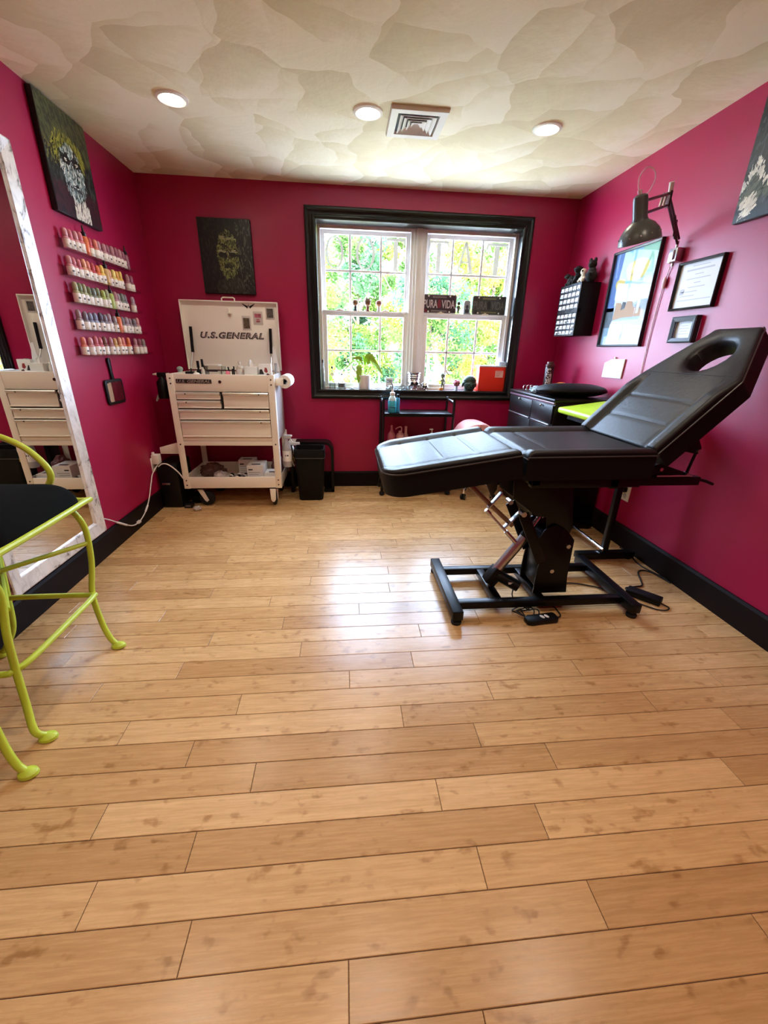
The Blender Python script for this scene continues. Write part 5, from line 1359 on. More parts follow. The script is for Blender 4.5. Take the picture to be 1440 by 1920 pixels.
# ---------------- power supply and cords on the floor
t = thing('power_supply', 'black power supply brick on the floor beside the chair base', 'adapter', (1.63, 1.79, 0))
Mx = Matrix.Translation((1.632, 1.792, 0)) @ Matrix.Rotation(math.radians(-50), 4, 'Z')
MB().box((-.085, -.034, .001), (.085, .034, .036), BLKP, .006, M=Mx).build('case', t)
item('power_cable', 'black cord from the power supply across the floor to the baseboard', 'cord', MB().tube([(1.585, 1.865, .012), (1.60, 1.895, .005), (1.66, 1.905, .005), (1.712, 1.915, .005), (1.745, 1.97, .005), (1.785, 2.05, .005), (1.83, 2.085, .005), (1.875, 2.06, .005), (1.895, 1.98, .005), (1.905, 1.93, .005)], .0042, CORDB, 8, smooth_pts=5))
item('power_cable', 'black cord running from the desk foot along the right baseboard', 'cord', MB().tube([(1.898, 2.40, .005), (1.895, 2.30, .005), (1.868, 2.16, .005), (1.878, 2.09, .005), (1.902, 2.01, .005), (1.908, 1.96, .005)], .004, CORDB, 8, smooth_pts=5))
item('output_cable', 'black cable looping out of the power supply beside the chair base', 'cable', MB().tube([(1.68, 1.735, .012), (1.70, 1.715, .005), (1.705, 1.69, .005), (1.675, 1.672, .005), (1.63, 1.682, .005), (1.575, 1.735, .005), (1.53, 1.79, .005), (1.50, 1.86, .006), (1.35, 1.95, .006), (1.2, 1.97, .006)], .0036, CORDB, 8, smooth_pts=5))
hs_ = thing('hand_control', 'black hand control with two white buttons on the floor under the chair', 'remote', (.965, 1.63, 0))
Mx = Matrix.Translation((.965, 1.628, 0)) @ Matrix.Rotation(math.radians(7), 4, 'Z')
m = MB(); m.prism([(Mx @ V((x, y, 0))).to_2d()[:] for x, y in ((-.085, -.022), (-.06, -.032), (0, -.030), (.075, -.032), (.085, -.02), (.085, .022), (.075, .03), (0, .028), (-.06, .03), (-.085, .02))], 2, .001, .028, BLKP, .006); m.build('case', hs_)
for x in (-.004, .020): MB().ell(Mx @ V((x+.008, 0, .028)), (.009, .015, .003), PM('button_grey', (214, 212, 208), rough=.4), rot=Matrix.Rotation(math.radians(25), 3, 'Z')).build('button', hs_)
pts = []
for k in range(26):
    a = k*.62; pts.append((.885+.050*math.cos(a)+.002*k, 1.70+.040*math.sin(a)-.001*k, .005+.010*(1+math.sin(k*1.3))))
item('control_cable', 'coiled black cable on the floor beside the hand control', 'cable', MB().tube([(.90, 1.84, .075), (.885, 1.80, .03)]+pts+[(.90, 1.62, .006), (.88, 1.628, .010)], .0034, CORDB, 7, smooth_pts=4).tube([(1.05, 1.635, .012), (1.085, 1.66, .006), (1.09, 1.72, .006), (1.08, 1.80, .006)], .0034, CORDB, 7, smooth_pts=4))

# ================================================================= BLACK ROLLING CART
rc = thing('rolling_cart', 'black two-tier rolling cart under the window behind the treatment chair', 'rolling cart', (.635, 3.68, 0))
RX0, RX1, RY0, RY1 = .330, .942, 3.55, 3.815
for x in (RX0, RX1):
    m = MB(); m.tube([(x, RY0, .075), (x, RY0, .800), (x, RY0+.012, .828), (x, RY0+.04, .840), (x, RY1-.04, .840), (x, RY1-.012, .828), (x, RY1, .800), (x, RY1, .075)], .0115, PM('black_tube', (20, 19, 21), rough=.25, spec=.6), 12, smooth_pts=3); m.build('side_frame', rc)
for z, nm in ((.738, 'top_shelf'), (.405, 'middle_shelf'), (.10, 'bottom_shelf')):
    m = MB(); m.box((RX0+.01, RY0-.005, z), (RX1-.01, RY1+.005, z+.006), BLKM, .002)
    for a, b_ in (((RX0+.01, RY0-.006, z-.02), (RX1-.01, RY0-.002, z+.008)), ((RX0+.01, RY1+.002, z-.02), (RX1-.01, RY1+.006, z+.008))): m.box(a, b_, BLKM, .001)
    m.build(nm, rc)
for x in (RX0, RX1):
    for y in (RY0, RY1):
        o = MB().box((x-.012, y-.012, .045), (x+.012, y+.012, .078), BLKP, .003).build('caster', rc)
        MB().lathe([(0, -.012), (.020, -.012), (.024, -.006), (.024, .006), (.020, .012), (0, .012)], BLKR, (x, y, .0245), 18, (0, 1, 0)).build('wheel', o)
# blue liquid wash bottle on its top shelf
BLUE = PM('blue_liquid', (70, 178, 206), rough=.15, spec=.7); BLUEP = PM('pale_blue_plastic', (196, 224, 232), rough=.25)
t = thing('wash_bottle', 'clear wash bottle of blue liquid with a bent straw on the rolling cart', 'bottle', (.412, 3.62, .745))
MB().lathe([(0, 0), (.034, 0), (.037, .005), (.037, .095), (.034, .10)], BLUE, (.412, 3.62, .745), 20).build('bottle_body', t)
MB().lathe([(.034, .10), (.033, .115), (.022, .135), (.018, .14), (.018, .15)], BLUEP, (.412, 3.62, .745), 20).build('shoulder', t)
MB().lathe([(.021, .145), (.021, .165), (.010, .172), (.008, .195), (0, .195)], WHITEP, (.412, 3.62, .745), 18).build('cap', t)
MB().tube([(.412, 3.62, .935), (.412, 3.615, .965), (.402, 3.61, .990), (.380, 3.60, 1.003), (.355, 3.595, 1.0)], .0038, PM('smoke_straw', (112, 112, 112), rough=.3), 8, smooth_pts=5).build('straw', t)
MB().box((.385, 3.581, .79), (.435, 3.5825, .795), PM('navy_mark', (40, 70, 90), rough=.5)).build('print', t)
t = thing('spray_bottle', 'slim blue bottle standing against the wash bottle on the rolling cart', 'bottle', (.455, 3.63, .745)); MB().lathe([(0, 0), (.016, 0), (.018, .01), (.018, .11), (.010, .125), (0, .125)], PM('mid_blue', (60, 150, 196), rough=.25), (.462, 3.64, .745), 16).build('bottle_body', t); MB().lathe([(.011, .120), (.011, .150), (0, .152)], BLKP, (.462, 3.64, .745), 14).build('cap', t)
PKB = PM('pink_bottle', (178, 98, 104), rough=.35); PKW = PM('pinkish_white_bottle', (206, 150, 150), rough=.35)
t = bottle('squeeze_bottle', 'pink squeeze bottle at the left of the rolling cart\'s middle shelf', 'bottle', .418, 3.66, .412, .036, .215, PKB, PKB, .045, .010, .45)
t = thing('pump_bottle', 'pale pink bottle with a hooked spout on the rolling cart\'s middle shelf', 'bottle', (.492, 3.66, .412))
MB().lathe([(0, 0), (.036, 0), (.038, .006), (.038, .12), (.030, .14), (.016, .15), (.016, .165), (0, .165)], PKW, (.497, 3.66, .412), 20).build('bottle_body', t)
MB().tube([(.505, 3.66, .575), (.508, 3.66, .600), (.498, 3.66, .612), (.470, 3.655, .606), (.452, 3.65, .594)], .005, PKW, 8, smooth_pts=4).build('spout', t)
t = bottle('squeeze_bottle', 'pale pink straight bottle right of the hooked spout on the rolling cart', 'bottle', .552, 3.70, .412, .026, .20, PKW, PKW, .05, .012, .5)
t = thing('small_jar', 'small pale green jar on the rolling cart\'s middle shelf', 'jar', (.602, 3.64, .412)); MB().lathe([(0, 0), (.022, 0), (.023, .06), (0, .06)], PM('pale_green_jar', (150, 186, 172), rough=.35), (.602, 3.64, .412), 18).build('jar_body', t); MB().lathe([(.024, .058), (.024, .075), (0, .076)], WHITEP, (.602, 3.64, .412), 18).build('jar_lid', t)
t = thing('pump_bottle', 'grey white pump bottle at the right of the rolling cart\'s middle shelf', 'bottle', (.78, 3.68, .412))
MB().lathe([(0, 0), (.024, 0), (.025, .10), (.012, .12), (.012, .13), (0, .13)], PM('white_grey_bottle', (190, 188, 184), rough=.4), (.785, 3.66, .412), 18).build('bottle_body', t); MB().lathe([(.014, .125), (.014, .145), (.005, .15), (.005, .185), (0, .186)], WHITEP, (.785, 3.66, .412), 14).box((.762, 3.653, .585), (.795, 3.667, .597), WHITEP, .003).build('pump', t)

# ================================================================= PINK SADDLE STOOL
sd = thing('saddle_stool', 'pink saddle stool on chrome caster base behind the treatment chair', 'saddle stool', (1.20, 3.60, 0))
SCX, SCY = 1.135, 3.52
rt, rb = [], []
def sstep(a, b, x): x = max(0, min(1, (x-a)/(b-a))); return x*x*(3-2*x)
for i in range(19):
    t_ = i/18; y = SCY-.16+t_*.34
    wdt = .146*(max(.0, 1-abs((t_-.5)/.5)**5))**.5*(1-.06*(1-t_))+.022
    rt.append([]); rb.append([])
    for j in range(33):
        a = -1+2*j/32; x = SCX+a*wdt; A = abs(a)
        zt = .690-.085*A**2.6-.010*sstep(.75, 1, A)-.006*t_-.004*math.exp(-(t_/.06)**2)-.010*math.exp(-((1-t_)/.06)**2)
        zb = zt-.016-.093*sstep(.03, .36, A)*(1-.25*sstep(.6, 1, A))
        if A > .93: zb += (A-.93)/.07*.045
        rt[-1].append((x, y, zt)); rb[-1].append((x, y, zb))
m = MB(); m.grid(rt, PINK); m.grid([r[::-1] for r in rb], PINK)
per = [rt[0]+rb[0][::-1]]; m.grid([rt[0], rb[0]], PINK); m.grid([rb[-1], rt[-1]], PINK); m.grid([[r[0] for r in rb], [r[0] for r in rt]], PINK); m.grid([[r[-1] for r in rt], [r[-1] for r in rb]], PINK)
bmesh.ops.remove_doubles(m.bm, verts=m.bm.verts, dist=.0004)
m.build('saddle_seat', sd, angle=60)
MB().box((SCX-.05, SCY+.0, .618), (SCX+.05, SCY+.10, .640), BLKM, .005).cyl((1.20, 3.60, .20), (1.20, 3.60, .45), .025, BLKM).cyl((1.20, 3.60, .40), (1.145, 3.57, .64), .014, CHROME).build('gas_lift', sd)
for k in range(5):
    a = math.radians(-128+72*k); r_ = .228
    ex_, ey_ = 1.20+r_*math.cos(a), 3.60+r_*math.sin(a)
    if ey_ > 3.80: ey_ = 3.80
    b = MB().tube([(1.20, 3.60, .185), (1.20+.1*math.cos(a), 3.60+.1*math.sin(a), .150), (ex_, ey_, .085), (ex_, ey_, .06)], [.020, .018, .015, .012], CHROME, 12).build('base_leg', sd)
    w = MB(); d2 = (-math.sin(a), math.cos(a), 0)
    for sg in (-1, 1):
        c0 = V((ex_, ey_, .0265))+V(d2)*sg*.013
        w.lathe([(0, -.009), (.022, -.009), (.026, -.004), (.026, .004), (.022, .009), (0, .009)], BLKR, c0, 18, d2)
        w.lathe([(.012, .0095), (.018, .0105), (.018, .0095)], CHROME, c0+V(d2)*(.002*sg), 14, V(d2)*sg)
    w.box((ex_-.010, ey_-.010, .03), (ex_+.010, ey_+.010, .062), BLKP, .003); w.build('caster', b)

# ================================================================= ON THE WINDOW SILL
SZ = OZ0+.0005
def glass_bottle(label, x, y, r, h, neckr, shoulder, liquid=None):
    t = thing('glass_bottle', label, 'bottle', (x, y, SZ), 0, 'glass bottles on the sill')
    MB().lathe([(0, 0), (r*.95, 0), (r, .004), (r, h*shoulder), (neckr, h*min(.9, shoulder+.16)), (neckr, h*.93)], BOTGL, (x, y, SZ), 20).build('bottle_body', t)
    MB().lathe([(neckr*1.1, h*.90), (neckr*1.15, h), (0, h)], PM('bottle_cap_dark', (52, 46, 42), rough=.5), (x, y, SZ), 14).build('cap', t)
    return t
glass_bottle('tall slim clear glass bottle in the left corner of the sill', -.188, 3.94, .013, .258, .006, .62)
t = glass_bottle('medium clear glass bottle, second from the left on the sill', -.107, 3.93, .027, .205, .007, .62)
MB().box((-.120, 3.902, SZ+.125), (-.092, 3.9025, SZ+.15), LABW).build('paper_label', t)
t = glass_bottle('squat round clear flask with a dark label on the sill', -.022, 3.91, .033, .145, .008, .48)
MB().lathe([(.0335, .03), (.0335, .055)], PM('flask_label', (84, 86, 80), rough=.5), (-.022, 3.91, SZ), 20).build('paper_label', t, recalc=False)
item('glass_pyramid', 'small pale blue glass cone between the bottles on the sill', 'ornament', MB().lathe([(.016, 0), (.003, .030), (0, .031)], PM('pale_blue_glass', (176, 206, 224), rough=.15), (-.058, 3.885, SZ), 14))
STN = PM('dark_stone', (38, 38, 50), rough=.35); STP = PM('violet_stone', (120, 118, 150), rough=.3)
for x, y, r, mt_, ld in ((.030, 3.885, (.015, .011, .010), STN, 'small flat dark stone left of the white plant pot'), (.068, 3.883, (.022, .014, .013), STN, 'larger dark stone right beside the white plant pot'), (.265, 3.885, (.019, .012, .011), STP, 'violet stone just right of the white plant pot'), (.311, 3.882, (.017, .012, .010), STP, 'violet stone in the middle of three on the sill'), (.349, 3.885, (.015, .011, .010), STP, 'violet stone nearest the clear plastic pack')):
    crumple('stone', ld, 'stone', (x, y, SZ+r[2]*.88), r, mt_, x*50, .18)
# potted plant
pt = thing('potted_plant', 'green leafy plant in a white pot on the window sill', 'plant', (.181, 3.92, SZ))
MB().lathe([(0, .002), (.048, 0), (.050, .003), (.063, .135), (.060, .136), (.057, .120), (0, .118)], PM('pot_white', (236, 228, 220), rough=.45), (.181, 3.915, SZ), 28).build('pot', pt)
MB().lathe([(.0575, .121), (0, .124)], PM('soil', (66, 50, 38), rough=.9), (.181, 3.915, SZ), 20).build('soil', pt)
LEAF = PM('plant_leaf', (140, 176, 50), rough=.4, spec=.5)
def leaf(base, bend, tip, w, roll=0.0):
    P = catmull([V(base), V(bend), V(tip)], 7)
    stem = MB(); n = len(P); rows = []
    for i, p in enumerate(P):
        t_ = i/(n-1); tn = (P[min(i+1, n-1)]-P[max(i-1, 0)]).normalized()
        side = tn.cross(V((0, -.8, .6))).normalized(); side = (Matrix.Rotation(roll, 3, tn) @ side); nn = side.cross(tn)
        ww = max(.0016, w*math.sin(PI*min(1, max(0, (t_-.28)/.72)))**.8) if t_ > .28 else .0022
        rows.append([p-side*ww+nn*ww*.25, p-nn*.0006, p+side*ww+nn*ww*.25])
    return MB().grid(rows, LEAF).build('leaf', pt, recalc=False)
pz = SZ+.12
leaf((.165, 3.915, pz), (.115, 3.91, pz+.13), (-.010, 3.90, pz+.045), .018, .4)
leaf((.170, 3.92, pz), (.120, 3.92, pz+.155), (.060, 3.90, pz+.165), .015, .9)
leaf((.175, 3.915, pz), (.150, 3.91, pz+.15), (.075, 3.90, pz+.150), .014, -.6)
leaf((.190, 3.92, pz), (.205, 3.92, pz+.165), (.285, 3.90, pz+.165), .022, .3)
leaf((.195, 3.915, pz), (.240, 3.90, pz+.140), (.350, 3.89, pz+.015), .028, -.3)
leaf((.160, 3.905, pz), (.140, 3.89, pz+.09), (.128, 3.862, pz-.055), .027, .1)
leaf((.200, 3.925, pz), (.232, 3.93, pz+.08), (.205, 3.92, pz+.10), .014, .8)
leaf((.185, 3.92, pz), (.185, 3.93, pz+.14), (.165, 3.93, pz+.185), .012, .2)
leaf((.188, 3.925, pz), (.200, 3.94, pz+.15), (.215, 3.94, pz+.18), .012, -.2)
leaf((.192, 3.91, pz), (.225, 3.90, pz+.16), (.300, 3.885, pz+.105), .020, .5)
FILM = pane_material('clear_blue_film', (.78, .90, .95), 3.0, .1)
crumple('plastic_pack', 'clear pale blue plastic packaging lying on the sill behind the wash bottle', 'packaging', (.49, 3.92, SZ+.026), (.105, .045, .030), FILM, 31, .2)
item('display_card', 'small white card with a grey printed panel standing on the sill', 'card', MB().box((.384, 3.948, SZ), (.450, 3.951, SZ+.112), PAPER).box((.392, 3.947, SZ+.072), (.440, 3.9475, SZ+.096), PM('print_grey2', (150, 150, 148), rough=.6)))
# chrome skulls
def skull(name, label, x, y, s, crown):
    t = thing(name, label, 'skull', (x, y, SZ))
    z = SZ
    m = MB(); m.ell((x, y+.01*s, z+.085*s), (.050*s, .056*s, .046*s), CHROME); m.ell((x, y-.020*s, z+.070*s), (.042*s, .034*s, .030*s), CHROME)
    for sg in (-1, 1): m.ell((x+sg*.034*s, y-.030*s, z+.052*s), (.015*s, .018*s, .012*s), CHROME)
    m.ell((x, y-.026*s, z+.038*s), (.026*s, .026*s, .024*s), CHROME); m.ell((x, y-.022*s, z+.014*s), (.029*s, .026*s, .0145*s), CHROME)
    m.build('cranium', t)
    d = MB()
    for sg in (-1, 1): d.ell((x+sg*.020*s, y-.048*s, z+.068*s), (.0135*s, .010*s, .0125*s), BLKP)
    d.ell((x, y-.054*s, z+.048*s), (.006*s, .005*s, .008*s), BLKP); d.build('eye_socket', t)
    tm = MB()
    for k in range(7): tm.box((x+(k-3)*.0066*s-.0026*s, y-.052*s, z+.022*s), (x+(k-3)*.0066*s+.0026*s, y-.046*s, z+.034*s), CHROME, .001)
    tm.build('tooth_row', t)
    if crown:
        c = MB(); c.lathe([(.047*s, .108*s), (.052*s, .112*s), (.047*s, .120*s), (.054*s, .128*s), (.048*s, .138*s), (.058*s, .150*s), (.056*s, .156*s), (.040*s, .152*s), (0, .150*s)], CHROME, (x, y, z), 28); c.build('crown_band', t)
skull('chrome_skull', 'large chrome skull wearing a crown on the sill between the windows', .640, 3.92, 1.06, True)
skull('chrome_skull', 'small chrome skull right of the crowned one on the sill', .742, 3.915, .68, False)
# zombie-like thin figure: plain walking figurine
t = thing('figurine', 'thin grey-green walking figurine with a big head on the sill', 'figurine', (.905, 3.91, SZ))
GRN = PM('figurine_greygreen', (112, 122, 98), rough=.6)
m = MB()
m.tube([(.906, 3.91, SZ+.082), (.914, 3.91, SZ+.100), (.909, 3.908, SZ+.120)], [.010, .011, .005], GRN, 10, smooth_pts=3)
m.tube([(.904, 3.91, SZ+.084), (.900, 3.905, SZ+.050), (.893, 3.905, SZ+.014)], [.0075, .0055, .006], GRN, 8, smooth_pts=3); m.tube([(.911, 3.91, SZ+.084), (.922, 3.912, SZ+.048), (.924, 3.912, SZ+.014)], [.0075, .0055, .006], GRN, 8, smooth_pts=3)
m.tube([(.916, 3.905, SZ+.108), (.930, 3.90, SZ+.088), (.926, 3.892, SZ+.064)], [.0045, .004, .005], GRN, 8, smooth_pts=3); m.tube([(.906, 3.905, SZ+.108), (.893, 3.895, SZ+.092), (.890, 3.888, SZ+.108)], [.0045, .004, .005], GRN, 8, smooth_pts=3)
m.build('body', t); m = MB().ell((.907, 3.905, SZ+.143), (.020, .019, .022), GRN); m.ell((.901, 3.896, SZ+.127), (.012, .012, .009), GRN); h_ = m.build('head', t)
MB().ell((.898, 3.888, SZ+.147), (.0035, .003, .004), BLKP).ell((.911, 3.886, SZ+.147), (.0035, .003, .004), BLKP).build('eye', h_)
MB().box((.880, 3.89, SZ), (.936, 3.935, SZ+.012), PM('figurine_base', (60, 54, 46), rough=.6), .003).build('base', t)
MB().box((.882, 3.894, SZ+.012), (.915, 3.92, SZ+.036), PM('orange_sign', (226, 140, 66), rough=.5), .004).build('orange_block', t)
t = thing('figurine', 'pink ball-headed figurine on a pale blue foot on the sill', 'figurine', (1.043, 3.91, SZ))
PKF = PM('figurine_pink', (196, 122, 140), rough=.5)
m = MB(); m.ell((1.043, 3.91, SZ+.080), (.032, .030, .032), PKF)
for k in range(14): a = k*2.4; zz = -.6+1.5*k/14; m.ell((1.043+.028*math.cos(a)*math.sqrt(max(.1, 1-zz*zz)), 3.91+.026*math.sin(a), SZ+.082+.028*zz), (.008, .008, .008), PKF, nu=10, nv=8)
m.build('head', t); MB().ell((1.034, 3.884, SZ+.078), (.006, .005, .006), BLKP).ell((1.053, 3.884, SZ+.078), (.006, .005, .006), BLKP).build('eye', t)
MB().lathe([(.020, 0), (.022, .004), (.014, .030), (.012, .050), (0, .05)], PM('figurine_blue', (190, 204, 236), rough=.4), (1.043, 3.91, SZ), 18).build('foot', t)
t = thing('head_bust', 'dark green stone head bust beside the red sharps container', 'bust', (1.162, 3.90, SZ))
BST = PM('green_bronze', (48, 66, 56), rough=.4, metal=.25)
m = MB(); m.ell((1.162, 3.905, SZ+.090), (.062, .056, .062), BST); m.ell((1.162, 3.885, SZ+.062), (.054, .046, .050), BST); m.lathe([(.046, 0), (.044, .02), (.040, .05), (0, .06)], BST, (1.162, 3.91, SZ), 24)
for sg in (-1, 1): m.ell((1.162+sg*.062, 3.905, SZ+.066), (.009, .013, .021), BST); m.ell((1.162+sg*.022, 3.846, SZ+.076), (.015, .007, .006), BST)
m.ell((1.162, 3.838, SZ+.058), (.009, .012, .016), BST); m.ell((1.162, 3.842, SZ+.032), (.016, .008, .006), BST); m.build('head', t)
MB().lathe([(.0625, .100), (.0635, .106), (.062, .112)], BST, (1.162, 3.905, SZ), 28, sy=.86).build('brow_band', t)
MB().poly([(1.172, 3.870, SZ+.128), (1.217, 3.882, SZ+.112), (1.210, 3.868, SZ+.100), (1.177, 3.856, SZ+.114)], BST).build('brow_plate', t, recalc=False)
t = thing('sharps_container', 'red plastic sharps container with clear lid at the sill\'s right end', 'sharps container', (1.37, 3.92, SZ))
RED = PM('sharps_red', (232, 58, 40), rough=.4)
_n = RED.node_tree; _t = _n.nodes.new('ShaderNodeBsdfTranslucent'); _t.inputs[0].default_value = lin((236, 60, 40)) + (1,); _m = _n.nodes.new('ShaderNodeMixShader'); _m.inputs[0].default_value = .06
_n.links.new(_n.nodes['Principled BSDF'].outputs[0], _m.inputs[1]); _n.links.new(_t.outputs[0], _m.inputs[2]); _n.links.new(_m.outputs[0], _n.nodes['Material Output'].inputs[0])
m = MB(); loft(m, [(hx_, hy_, SZ+z_) for hx_, hy_, z_ in [(.001, .001, 0), (.118, .044, 0), (.120, .046, .004), (.134, .052, .225), (.128, .048, .225), (.001, .001, .222)]], RED, 1.368, 3.922, .012); m.build('container_body', t)
MB().box((1.232, 3.866, SZ+.2255), (1.502, 3.978, SZ+.238), PM('lid_clear', (224, 226, 230), rough=.25), .004).box((1.42, 3.89, SZ+.238), (1.488, 3.96, SZ+.272), PM('lid_blue', (196, 214, 236), rough=.25), .006).build('container_lid', t)
m = MB().box((1.388, 3.8675, SZ+.135), (1.462, 3.8700, SZ+.195), PM('hazard_label', (232, 180, 172), rough=.6))
for k in range(3): m.box((1.396, 3.8670, SZ+.182-k*.016), (1.452-.012*k, 3.8676, SZ+.186-k*.016), PM('hazard_print', (190, 110, 104), rough=.6))
m.build('paper_label', t)

# ---------------- on the meeting rails
RZ = 1.5705-.008
def bobble(label, x, head, body, hat=None, face=None):
    t = thing('figurine', label, 'figurine', (x, 3.995, RZ), 0, 'big-headed figurines on the left window rail')
    y = 3.996
    MB().lathe([(.013, 0), (.014, .004), (.011, .018), (.013, .032), (.008, .042), (0, .043)], body, (x, y, RZ), 16, sy=.8).box((x-.015, y-.006, RZ), (x-.003, y+.008, RZ+.010), body, .003).box((x+.003, y-.006, RZ), (x+.015, y+.008, RZ+.010), body, .003).build('body', t)
    MB().ell((x, y, RZ+.062), (.026, .0215, .024), face or head).build('head', t)
    if head: MB().lathe([(.0272, .058), (.0275, .070), (.022, .084), (.010, .089), (0, .090)], head, (x, y, RZ), 20, sy=.84).build('hair', t)
    if hat: MB().lathe([(.036, .079), (.036, .082), (.024, .083), (.022, .100), (0, .102)], hat, (x, y, RZ), 22, sy=.7).build('hat', t)
    MB().ell((x-.009, y-.0205, RZ+.060), (.0034, .002, .0042), BLKP).ell((x+.009, y-.0205, RZ+.060), (.0034, .002, .0042), BLKP).build('eye', t)
TAN = PM('figure_tan', (176, 132, 96), rough=.5); BRN = PM('figure_brown', (110, 78, 52), rough=.6)
bobble('big-headed figurine in dark clothes, leftmost of three on the left window rail', .106, PM('figure_khaki', (120, 98, 62), rough=.6), PM('figure_dark', (52, 54, 58), rough=.6), None, TAN)
bobble('big-headed figurine wearing a brimmed hat, middle of three on the window rail', .215, BRN, PM('figure_rust', (120, 62, 46), rough=.6), PM('hat_grey', (130, 116, 100), rough=.6), TAN)
bobble('big-headed figurine in pale clothes, rightmost of three on the left window rail', .312, PM('figure_copper', (160, 104, 84), rough=.6), PM('figure_pale', (214, 208, 204), rough=.6), None, PM('figure_peach', (220, 164, 130), rough=.5))
def plate(label, x0, z0, ground, letters, red):
    t = thing('license_plate', label, 'license plate', (x0+.153, 3.992, z0), 0, 'license plates on the right window rail')
    y = 3.994
    m = MB(); m.prism([(x0+.153+a, z0+.0755+b_) for a, b_ in rrect(.153, .0755, .012)], 1, y, y+.002, ground); m.build('plate', t)
    e = MB(); e.tube([(x0+.153+a, y, z0+.0755+b_) for a, b_ in rrect(.149, .0715, .012)], .0018, letters, 6, closed=True); e.build('rim', t)
    tx = MB(); put_text(tx, 'PURA', letters, (x0+.012, y-.0012, z0+.042), (1, 0, 0), (0, 0, 1), .125, .066, bold=.02); tx.build('lettering', t); tx = MB()
    put_text(tx, 'VIDA', letters, (x0+.172, y-.0012, z0+.042), (1, 0, 0), (0, 0, 1), .122, .066, bold=.02); tx.build('lettering', t)
    st_ = MB(); st_.box((x0+.09, y-.001, z0+.124), (x0+.215, y, z0+.136), red[1])
    st_.box((x0+.08, y-.001, z0+.014), (x0+.225, y, z0+.026), red[1])
    st_.prism([(x0+.138, z0+.045), (x0+.166, z0+.045), (x0+.168, z0+.085), (x0+.160, z0+.112), (x0+.144, z0+.112), (x0+.136, z0+.085)], 1, y-.0008, y, red[0]); st_.prism([(x0+.02, z0+.01), (x0+.045, z0+.01), (x0+.04, z0+.034), (x0+.028, z0+.034)], 1, y-.0008, y, red[0]); st_.build('print', t)
    bl = MB()
    for sx_ in (.055, .247):
        for sz_ in (.014, .137): bl.lathe([(.0075, .001), (.0065, .003), (0, .0035)], PM('white_screw_cap', (238, 240, 236), rough=.3), (x0+sx_, y, z0+sz_), 12, (0, -1, 0))
    bl.build('screw_cap', t)
plate('dark license plate reading PURA VIDA in clear pale letters on the window rail', .697, RZ+.0005, PM('plate_plum', (66, 52, 60), rough=.35, var=(40, .4)), PM('plate_letter', (206, 198, 200), rough=.35), (PM('plate_red', (130, 40, 56), rough=.4), PM('plate_greytext', (130, 122, 124), rough=.5)))
plate('grey license plate with faded PURA VIDA letters at the window rail\'s right end', 1.150, RZ+.0005, PM('plate_grey', (66, 70, 68), rough=.35, var=(30, .3)), PM('plate_faded', (104, 106, 106), rough=.45), (PM('plate_black', (36, 38, 38), rough=.5), PM('plate_olive', (124, 122, 84), rough=.5)))
t = thing('figurine', 'small dark standing figurine between the two license plates', 'figurine', (1.025, 3.995, RZ))
OLV = PM('figurine_olive', (70, 68, 48), rough=.6)
m = MB().tube([(1.025, 3.996, RZ+.036), (1.025, 3.996, RZ+.066)], [.010, .011], OLV, 10)
for sg in (-1, 1): m.tube([(1.025+sg*.004, 3.996, RZ+.038), (1.025+sg*.007, 3.996, RZ+.004)], [.006, .005], OLV, 8); m.tube([(1.025+sg*.010, 3.996, RZ+.064), (1.025+sg*.017, 3.993, RZ+.040)], .0038, OLV, 8)
m.build('body', t); MB().ell((1.026, 3.995, RZ+.086), (.015, .014, .016), OLV).build('head', t)
t = thing('snow_globe', 'small clear dome with a dark figure inside, left of the grey license plate', 'ornament', (1.106, 3.997, RZ))
MB().box((1.072, 3.985, RZ), (1.140, 4.012, RZ+.010), PM('globe_base', (150, 150, 152), rough=.4), .002).build('base', t)
MB().prism([(1.076, RZ+.010), (1.136, RZ+.010), (1.136, RZ+.095), (1.125, RZ+.112), (1.087, RZ+.112), (1.076, RZ+.095)], 1, 4.004, 4.008, PM('smoke_panel', (150, 156, 160), rough=.2), .001).build('panel', t)
MB().ell((1.106, 4.0, RZ+.062), (.013, .004, .014), PM('globe_dark', (50, 50, 54), rough=.6)).box((1.088, 3.998, RZ+.010), (1.124, 4.003, RZ+.040), PM('globe_dark', (50, 50, 54)), .001).box((1.100, 3.998, RZ+.036), (1.112, 4.003, RZ+.055), PM('globe_dark', (50, 50, 54)), .001).build('figure', t)

# ================================================================= OUTDOORS (upper-floor view of sunlit trees)
GZ = -3.4
def leaf_material(name, col, seed):
    if name in MATS: return MATS[name]
    m = bpy.data.materials.new(name); m.use_nodes = True; nt = m.node_tree; N = nt.nodes; L = nt.links
    N.clear(); o = N.new('ShaderNodeOutputMaterial'); d = N.new('ShaderNodeBsdfDiffuse'); tr = N.new('ShaderNodeBsdfTranslucent'); mx = N.new('ShaderNodeMixShader'); mx.inputs[0].default_value = .45
    vc = N.new('ShaderNodeVertexColor'); vc.layer_name = 'leafcol'
    L.new(vc.outputs[0], d.inputs[0]); L.new(vc.outputs[0], tr.inputs[0]); L.new(d.outputs[0], mx.inputs[1]); L.new(tr.outputs[0], mx.inputs[2]); L.new(mx.outputs[0], o.inputs[0])
    MATS[name] = m; return m
LFM = leaf_material('sunlit_leaf', None, 0)
BARK = PM('bark', (92, 74, 58), rough=.9, bump=(14, .6, .03))
